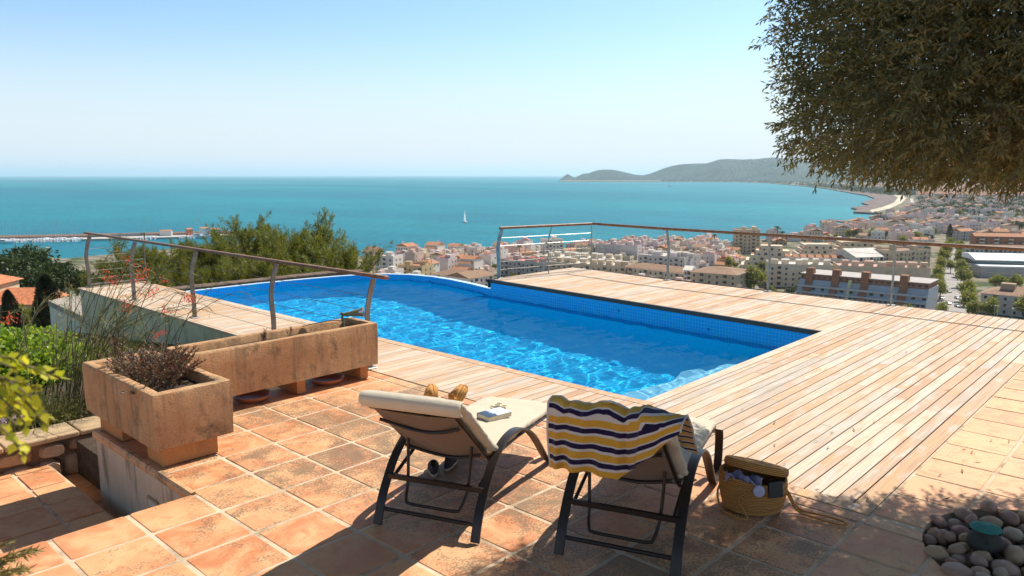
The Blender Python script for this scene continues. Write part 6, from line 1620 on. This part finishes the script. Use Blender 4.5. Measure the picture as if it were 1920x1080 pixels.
for x,y,s,lb in ((1500,590,.9,'dark green tree left of the first brick stair tower, behind the deck edge'),(1475,588,.9,'dark green bush at the foot of the tan block by the railing post'),(1530,590,.8,'round olive green tree in front of the pale blue terraces, first from left'),(1565,594,.7,'round olive green tree in front of the pale blue terraces, second from left'),(1598,598,.8,'round olive green tree just right of the pale yellow ramp'),(1700,606,1.35,'big dark green tree at the right end of the pale blue terraces'),(1725,608,.9,'dark green tree beside the big one at the street corner'),(1120,548,.9,'dark tree behind the deck, left of the low cream block')):
    plant(T_BUS[0],at(x,y,TOWN),s,lb)
for i in range(9): x=935+i*9; plant(T_PIN[i%2],at(x,552+i*.8,TOWN),.62+.1*(i%3),'dark green pine of the clump below the first sea-side post','tree','pines below the first sea-side post')
for i in range(5): x=893+i*9; plant(T_PIN[i%2],at(x,590+i,TOWN),.75,'dark green pine at the foot of the infinity edge','tree','pines at the foot of the infinity edge')
for i in range(8): x=1182+i*9; plant(T_BUS[i%2],at(x,553+i*1.6,TOWN),.85,'dark green bushy tree in the row before the low cream block','tree','bushy trees before the low cream block')
plant(palmproto('palm_tree',9),at(1412,583,TOWN),1.0,'palm tree in front of the broad brown hipped roof')
PP=palmproto('palm_tree',12)
for x,y,s,lb in ((1339,470,1.1,'palm tree standing alone against the sea right of the pink houses'),(1456,464,1.5,'tallest palm against the bay beside the beige tower'),(1465,466,1.2,'second palm just right of the tallest one by the bay'),(974,492,1.0,'palm tree rising from the pink roofs left of the tall white block'),(1640,420,1.3,'palm on the shore near the rocky spit, left one'),(1650,420,1.2,'palm on the shore near the rocky spit, right one')): plant(PP,at(x,y,TOWN),s,lb)
# dark cypress and pines over the suburbs
C1=cypproto(4,14,1.9)
for x,y,s,lb in ((1779,455,1.25,'tall dark cypress standing up at the head of the avenue'),(1742,437,.9,'shorter dark cypress left of the tall one in the suburb'),(1640,556,.5,'small conical conifer on the roof terrace behind the stair towers'),(1813,402,.8,'slim cypress in the far suburb'),(1350,470,.6,'small dark cypress beside the lone palm')): plant(C1,at(x,y,TOWN),s,lb)
sp=0
for _ in range(900):
    x=rg.uniform(1550,2000); y=rg.uniform(378,470); p=at(x,y,TOWN)
    if not inpoly(x,y,coastp) or x<1660+(y-405)*-1.8 and y<440: continue
    if isblk(x,y): continue
    if mno.noise(Vector((p.x/160,p.y/160,1)))<.02: continue
    sp+=1
    if sp>85: break
    plant((T_PIN+T_AVE)[rg.randrange(4) if rg.random()<.4 else rg.randrange(2)],p,rg.uniform(.7,1.25),'tree among the houses of the suburb beyond the handrail','tree','suburban trees')
g=np.random.RandomState(5); PX=[]
for _ in range(2600):
    x=g.uniform(1560,2050); y=345+g.rand()**1.3*60
    if x<1725 and y>352: continue
    if g.rand()<.75 and mno.noise(Vector((x*.03,y*.16,1)))<.05: continue
    PX.append((x,y))
for _ in range(1300):
    x=g.uniform(1240,1735); yc=interp([(1200,340.2),(1300,340.4),(1380,341.2),(1440,343.2),(1500,348),(1550,353.5),(1600,360),(1668,366),(1740,368)],x); PX.append((x,yc-.25-g.rand()*min(9,(yc-338.2))*.95))
P=[];D=[]
for x,y in PX:
    p=at(x,y,TOWN); k=60; v=g.normal(0,1,(k,3)); v/=np.linalg.norm(v,axis=1,keepdims=True); r_=g.uniform(3,7); P.append(np.array(p)+v*np.array([r_,r_,r_*.6])+np.array([0,0,5])); D.append(v)
P=np.concatenate(P);D=np.concatenate(D); co_,fa_=leaves(P,D,3.2,2.2,g); o=npmesh('far_trees',co_,fa_,M_DPINE,rnd=g.rand(len(P))); tag(o,'dark hazy tree tops scattered through the far suburb','trees',kind='stuff')
rg3=random.Random(12); q_=0
while q_<64:
    x,y=rg3.uniform(1375,1760),rg3.uniform(474,585)
    if y>560 and x>1500: continue
    q_+=1; plant((T_BUS+T_AVE)[q_%4] if q_%3 else T_PIN[q_%2],at(x,y,TOWN),rg3.uniform(.45,.85),'small street or courtyard tree between the apartment blocks','tree','courtyard trees between the blocks')
for q_ in range(40):
    x,y=rg3.uniform(700,1330),rg3.uniform(482,560); plant(T_BUS[q_%2],at(x,y,TOWN),rg3.uniform(.4,.7),'small dark tree squeezed between the houses of the seaside quarter','tree','small trees of the seaside quarter')
# lamp posts by the avenue and cars
def carproto():
    r=empty('parked_car'); m=MB(); y=.85
    pr=[(-2.15,.35),(-2.2,.75),(-1.75,.95),(-1.25,1.42),(.45,1.45),(1.15,.98),(2.0,.82),(2.2,.6),(2.15,.32)]
    def ext(m,pr,y,mi=0): n=len(pr); m.add([(x,-y,z) for x,z in pr]+[(x,y,z) for x,z in pr],[tuple(range(n)),tuple(range(n,2*n))[::-1]]+[(i,(i+1)%n,n+(i+1)%n,n+i) for i in range(n)],mi)
    ext(m,pr,y); t=NT('car_paint'); t.pbsdf(t.ramp(t.objrnd(),[(0,(.65,.65,.66)),(.4,(.62,.62,.60)),(.6,(.04,.05,.07)),(.8,(.12,.14,.20)),(1,(.30,.30,.31))],'CONSTANT'),.3); m.build('body',[t.m],r,bevel=.08)
    m=MB(); ext(m,[(-1.6,.98),(-1.2,1.36),(.42,1.39),(1.0,1.0)],.868); m.add([(-1.80,-.7,.97),(-1.80,.7,.97),(-1.30,.7,1.40),(-1.30,-.7,1.40)],[(0,1,2,3)]); m.add([(1.19,-.7,.99),(1.19,.7,.99),(.52,.7,1.44),(.52,-.7,1.44)],[(0,1,2,3)]); m.build('glass',[T_WIN],r)
    for x in (-1.35,1.35):
        for s in (-1,1): m=MB(); m.tube([(x,s*.70,.33),(x,s*.90,.33)],.33,14); m.build('wheel',[M_GAP],r)
    return r
CP=carproto(); first=True
cars=[(1762,578),(1761,592),(1762,603),(1779,548),(1778,570),(1795,575),(1795,598),(1800,604),(1792,590),(1795,560),(1765,560),(1768,545)]
for i,(x,y) in enumerate(cars):
    o=CP if first else copytree(CP); first=False; setroot(o,at(x,y,TOWN+.2),AZ+R(-12)+(0 if i%3 else math.pi),None,'small car parked along the avenue beyond the deck','cars parked along the avenue'); o['category']='car'
LPm=simple('lamp_post_metal',(.5,.5,.5),.5,.4); lp=None
for x,y,lb in ((1863,606,'tall street lamp with a round head before the low white building'),(1868,607,'second street lamp close beside the tall one'),(1896,612,'street lamp on the lawn at the right'),(1693,606,'street lamp in front of the big dark green tree'),(1527,590,'street lamp before the pale blue terraces')):
    p=at(x,y,TOWN)
    r=empty('street_lamp',p,0,lb,'street lamp'); m=MB(); m.tube([(0,0,-1),(0,0,7.5)],.10,6); m.build('pole',[LPm],r); m=MB(); m.lathe([(.01,7.4),(.35,7.55),(.40,7.8),(.2,8.05),(.01,8.1)],k=10); m.build('lamp_head',[simple('lamp_globe',(.7,.7,.7),.4)],r,smooth=True)

# ---------------- slope at the left: villa, kiosk, cypresses, pines, palms
def onhill(x,d): return polar(x,d,hz(x,d))
v=empty('villa',polar(-30,96,-18.5),AZ-R(96),'house with orange tiled roofs and an arcaded porch at the left edge','house')
v.location=polar(-52,100,-18.3); v.rotation_euler=(0,0,AZ-R(84))
W_SAND=wallm('villa_sand',(.55,.42,.27))
def f(m):
    m.box(0,7.2,0,6,0,3.2)
part('wall',v,[W_SAND],f); part('upper_wall',v,[W_SAND],lambda m:m.box(-6,-.2,3.0,9,0,5.2))
R_ORG=simple('bright_orange_tiles',(.60,.20,.085),.85,0,.3,2.2)
part('roof',v,[R_ORG],lambda m:m.add([(-.6,-.9,3.0),(7.9,-.9,3.0),(7.9,6.3,3.15),(-.6,6.3,3.15),(1.0,3.6,4.7),(6.2,3.6,4.7)],[(0,1,5,4),(1,2,5),(2,3,4,5),(3,0,4),(3,2,1,0)]))
part('upper_roof',v,[R_ORG],lambda m:gable(m,-6,-.2,3.0,9,5.22,1.2,0,.5,2.2,'y'))
for k,x in enumerate((1.0,2.7,4.4,6.0)): part('arch',v,[T_SHUT],lambda m:m.prism([(x-.6,-.03),(x+.6,-.03),(x+.6,.03),(x-.6,.03)],.1,2.3)); 
part('chimney',v,[W_WHITE],lambda m:m.box(-4,-3.3,6,6.7,5.2,7.2))
part('terrace_wall',v,[W_WHITE],lambda m:m.box(2.5,8.5,-3.2,-3.0,-.6,.6))
k_=empty('kiosk',polar(30,118,-19.8),AZ-R(84),'low open shelter with a pale ochre hipped roof between the villa and the cypress','shelter')
part('roof',k_,[simple('pale_ochre_roof',(.55,.42,.22),.9,0,.1,1)],lambda m:gable(m,0,3.4,0,3,2.6,.9,0,.5,1.5)); 
for x,y in ((.2,.2),(3.2,.2),(3.2,2.8),(.2,2.8)): part('post',k_,[W_GREY],lambda m:m.box(x-.12,x+.12,y-.12,y+.12,-.5,2.6))
b=MB(); q=[(x,y) for x,y in ((15,612),(62,607),(60,588),(30,592))]; 
pts=[at(x,y,-17.9) for x,y in q]; b.prism([(p.x,p.y) for p in pts],-20,-17.9); b.build('driveway',[simple('pale_concrete',(.52,.46,.40),.9)])['kind']='structure'
C2=cypproto(9,6.4,1.15,11000); p=polar(66,70,-13.9); plant(C2,p,1.0,'broad dark cypress left of the low white wall','tree'); plant(C2,polar(92,74,-14.4),.62,'lower dark conifer joined to the right side of the broad cypress','tree')
plant(C2,polar(13,78,-15.2),.48,'small slim cypress at the left edge','tree'); plant(C2,polar(-8,82,-15.2),.7,'dark conifer cut by the left edge beside the small cypress','tree')
PM=palmproto('palm_tree',2.4,30,1.9); plant(PM,polar(54,86,-16.3),1.0,'short palm with spreading fronds between the two cypresses','tree')
PM2=palmproto('palm_tree',9,34,2.6); plant(PM2,polar(108,150,-25),1.0,'bushy palm against the harbour water','tree'); plant(PM2,polar(88,153,-25),.95,'second bushy palm just left of the one against the harbour water','tree')
for x,d,s,lb in ((36,150,1.42,'big umbrella pine with a rounded top against the breakwater'),(12,140,1.1,'umbrella pine low at the left edge below the big one'),(52,138,1.0,'umbrella pine in the middle of the left-hand clump'),(28,128,.85,'dark umbrella pine right above the villa roof'),(98,140,.9,'umbrella pine below the two palms'),(125,138,.85,'umbrella pine behind the low pines left of the end post'),(75,158,.95,'umbrella pine behind the clump, beside the palms'),(-20,135,1.2,'umbrella pine cut by the left edge'),(150,170,1.0,'umbrella pine on the slope behind the end of the deck')):
    plant(T_PIN[0],onhill(x,d),s,lb)
for i,(x,d,s) in enumerate(((5,84,.5),(34,82,.35),(20,90,.4),(70,88,.4),(60,74,.32),(36,70,.3),(95,92,.5),(75,110,.5),(50,112,.5),(120,100,.5),(5,60,.3),(64,62,.28),(130,80,.5),(105,60,.35),(150,95,.6))):
    plant(T_BUS[i%2],onhill(x,d),s,'rounded green garden bush on the slope below the garden at the left','shrub','garden bushes on the slope')
HAZE_D = 4.2e-5
# =================================================================== summer haze over sea and town
b=MB(); c0=Vector((math.cos(AZ),math.sin(AZ)))
b.box(-3000,84000,-60000,60000,SEA-4,300)
h=b.mesh('haze',[]); ho=bpy.data.objects.new('haze',h); COL.objects.link(ho); ho.rotation_euler=(0,0,AZ); ho['kind']='stuff'; ho['label']='pale blue sea haze thickening towards the horizon'
hm=bpy.data.materials.new('haze_air'); hm.use_nodes=True; t_=hm.node_tree; t_.nodes.clear()
pv=t_.nodes.new('ShaderNodeVolumePrincipled'); ou=t_.nodes.new('ShaderNodeOutputMaterial'); t_.links.new(pv.outputs[0],ou.inputs['Volume'])
pv.inputs['Density'].default_value=HAZE_D; pv.inputs['Color'].default_value=(.74,.88,1.0,1); pv.inputs['Anisotropy'].default_value=.2
h.materials.append(hm)
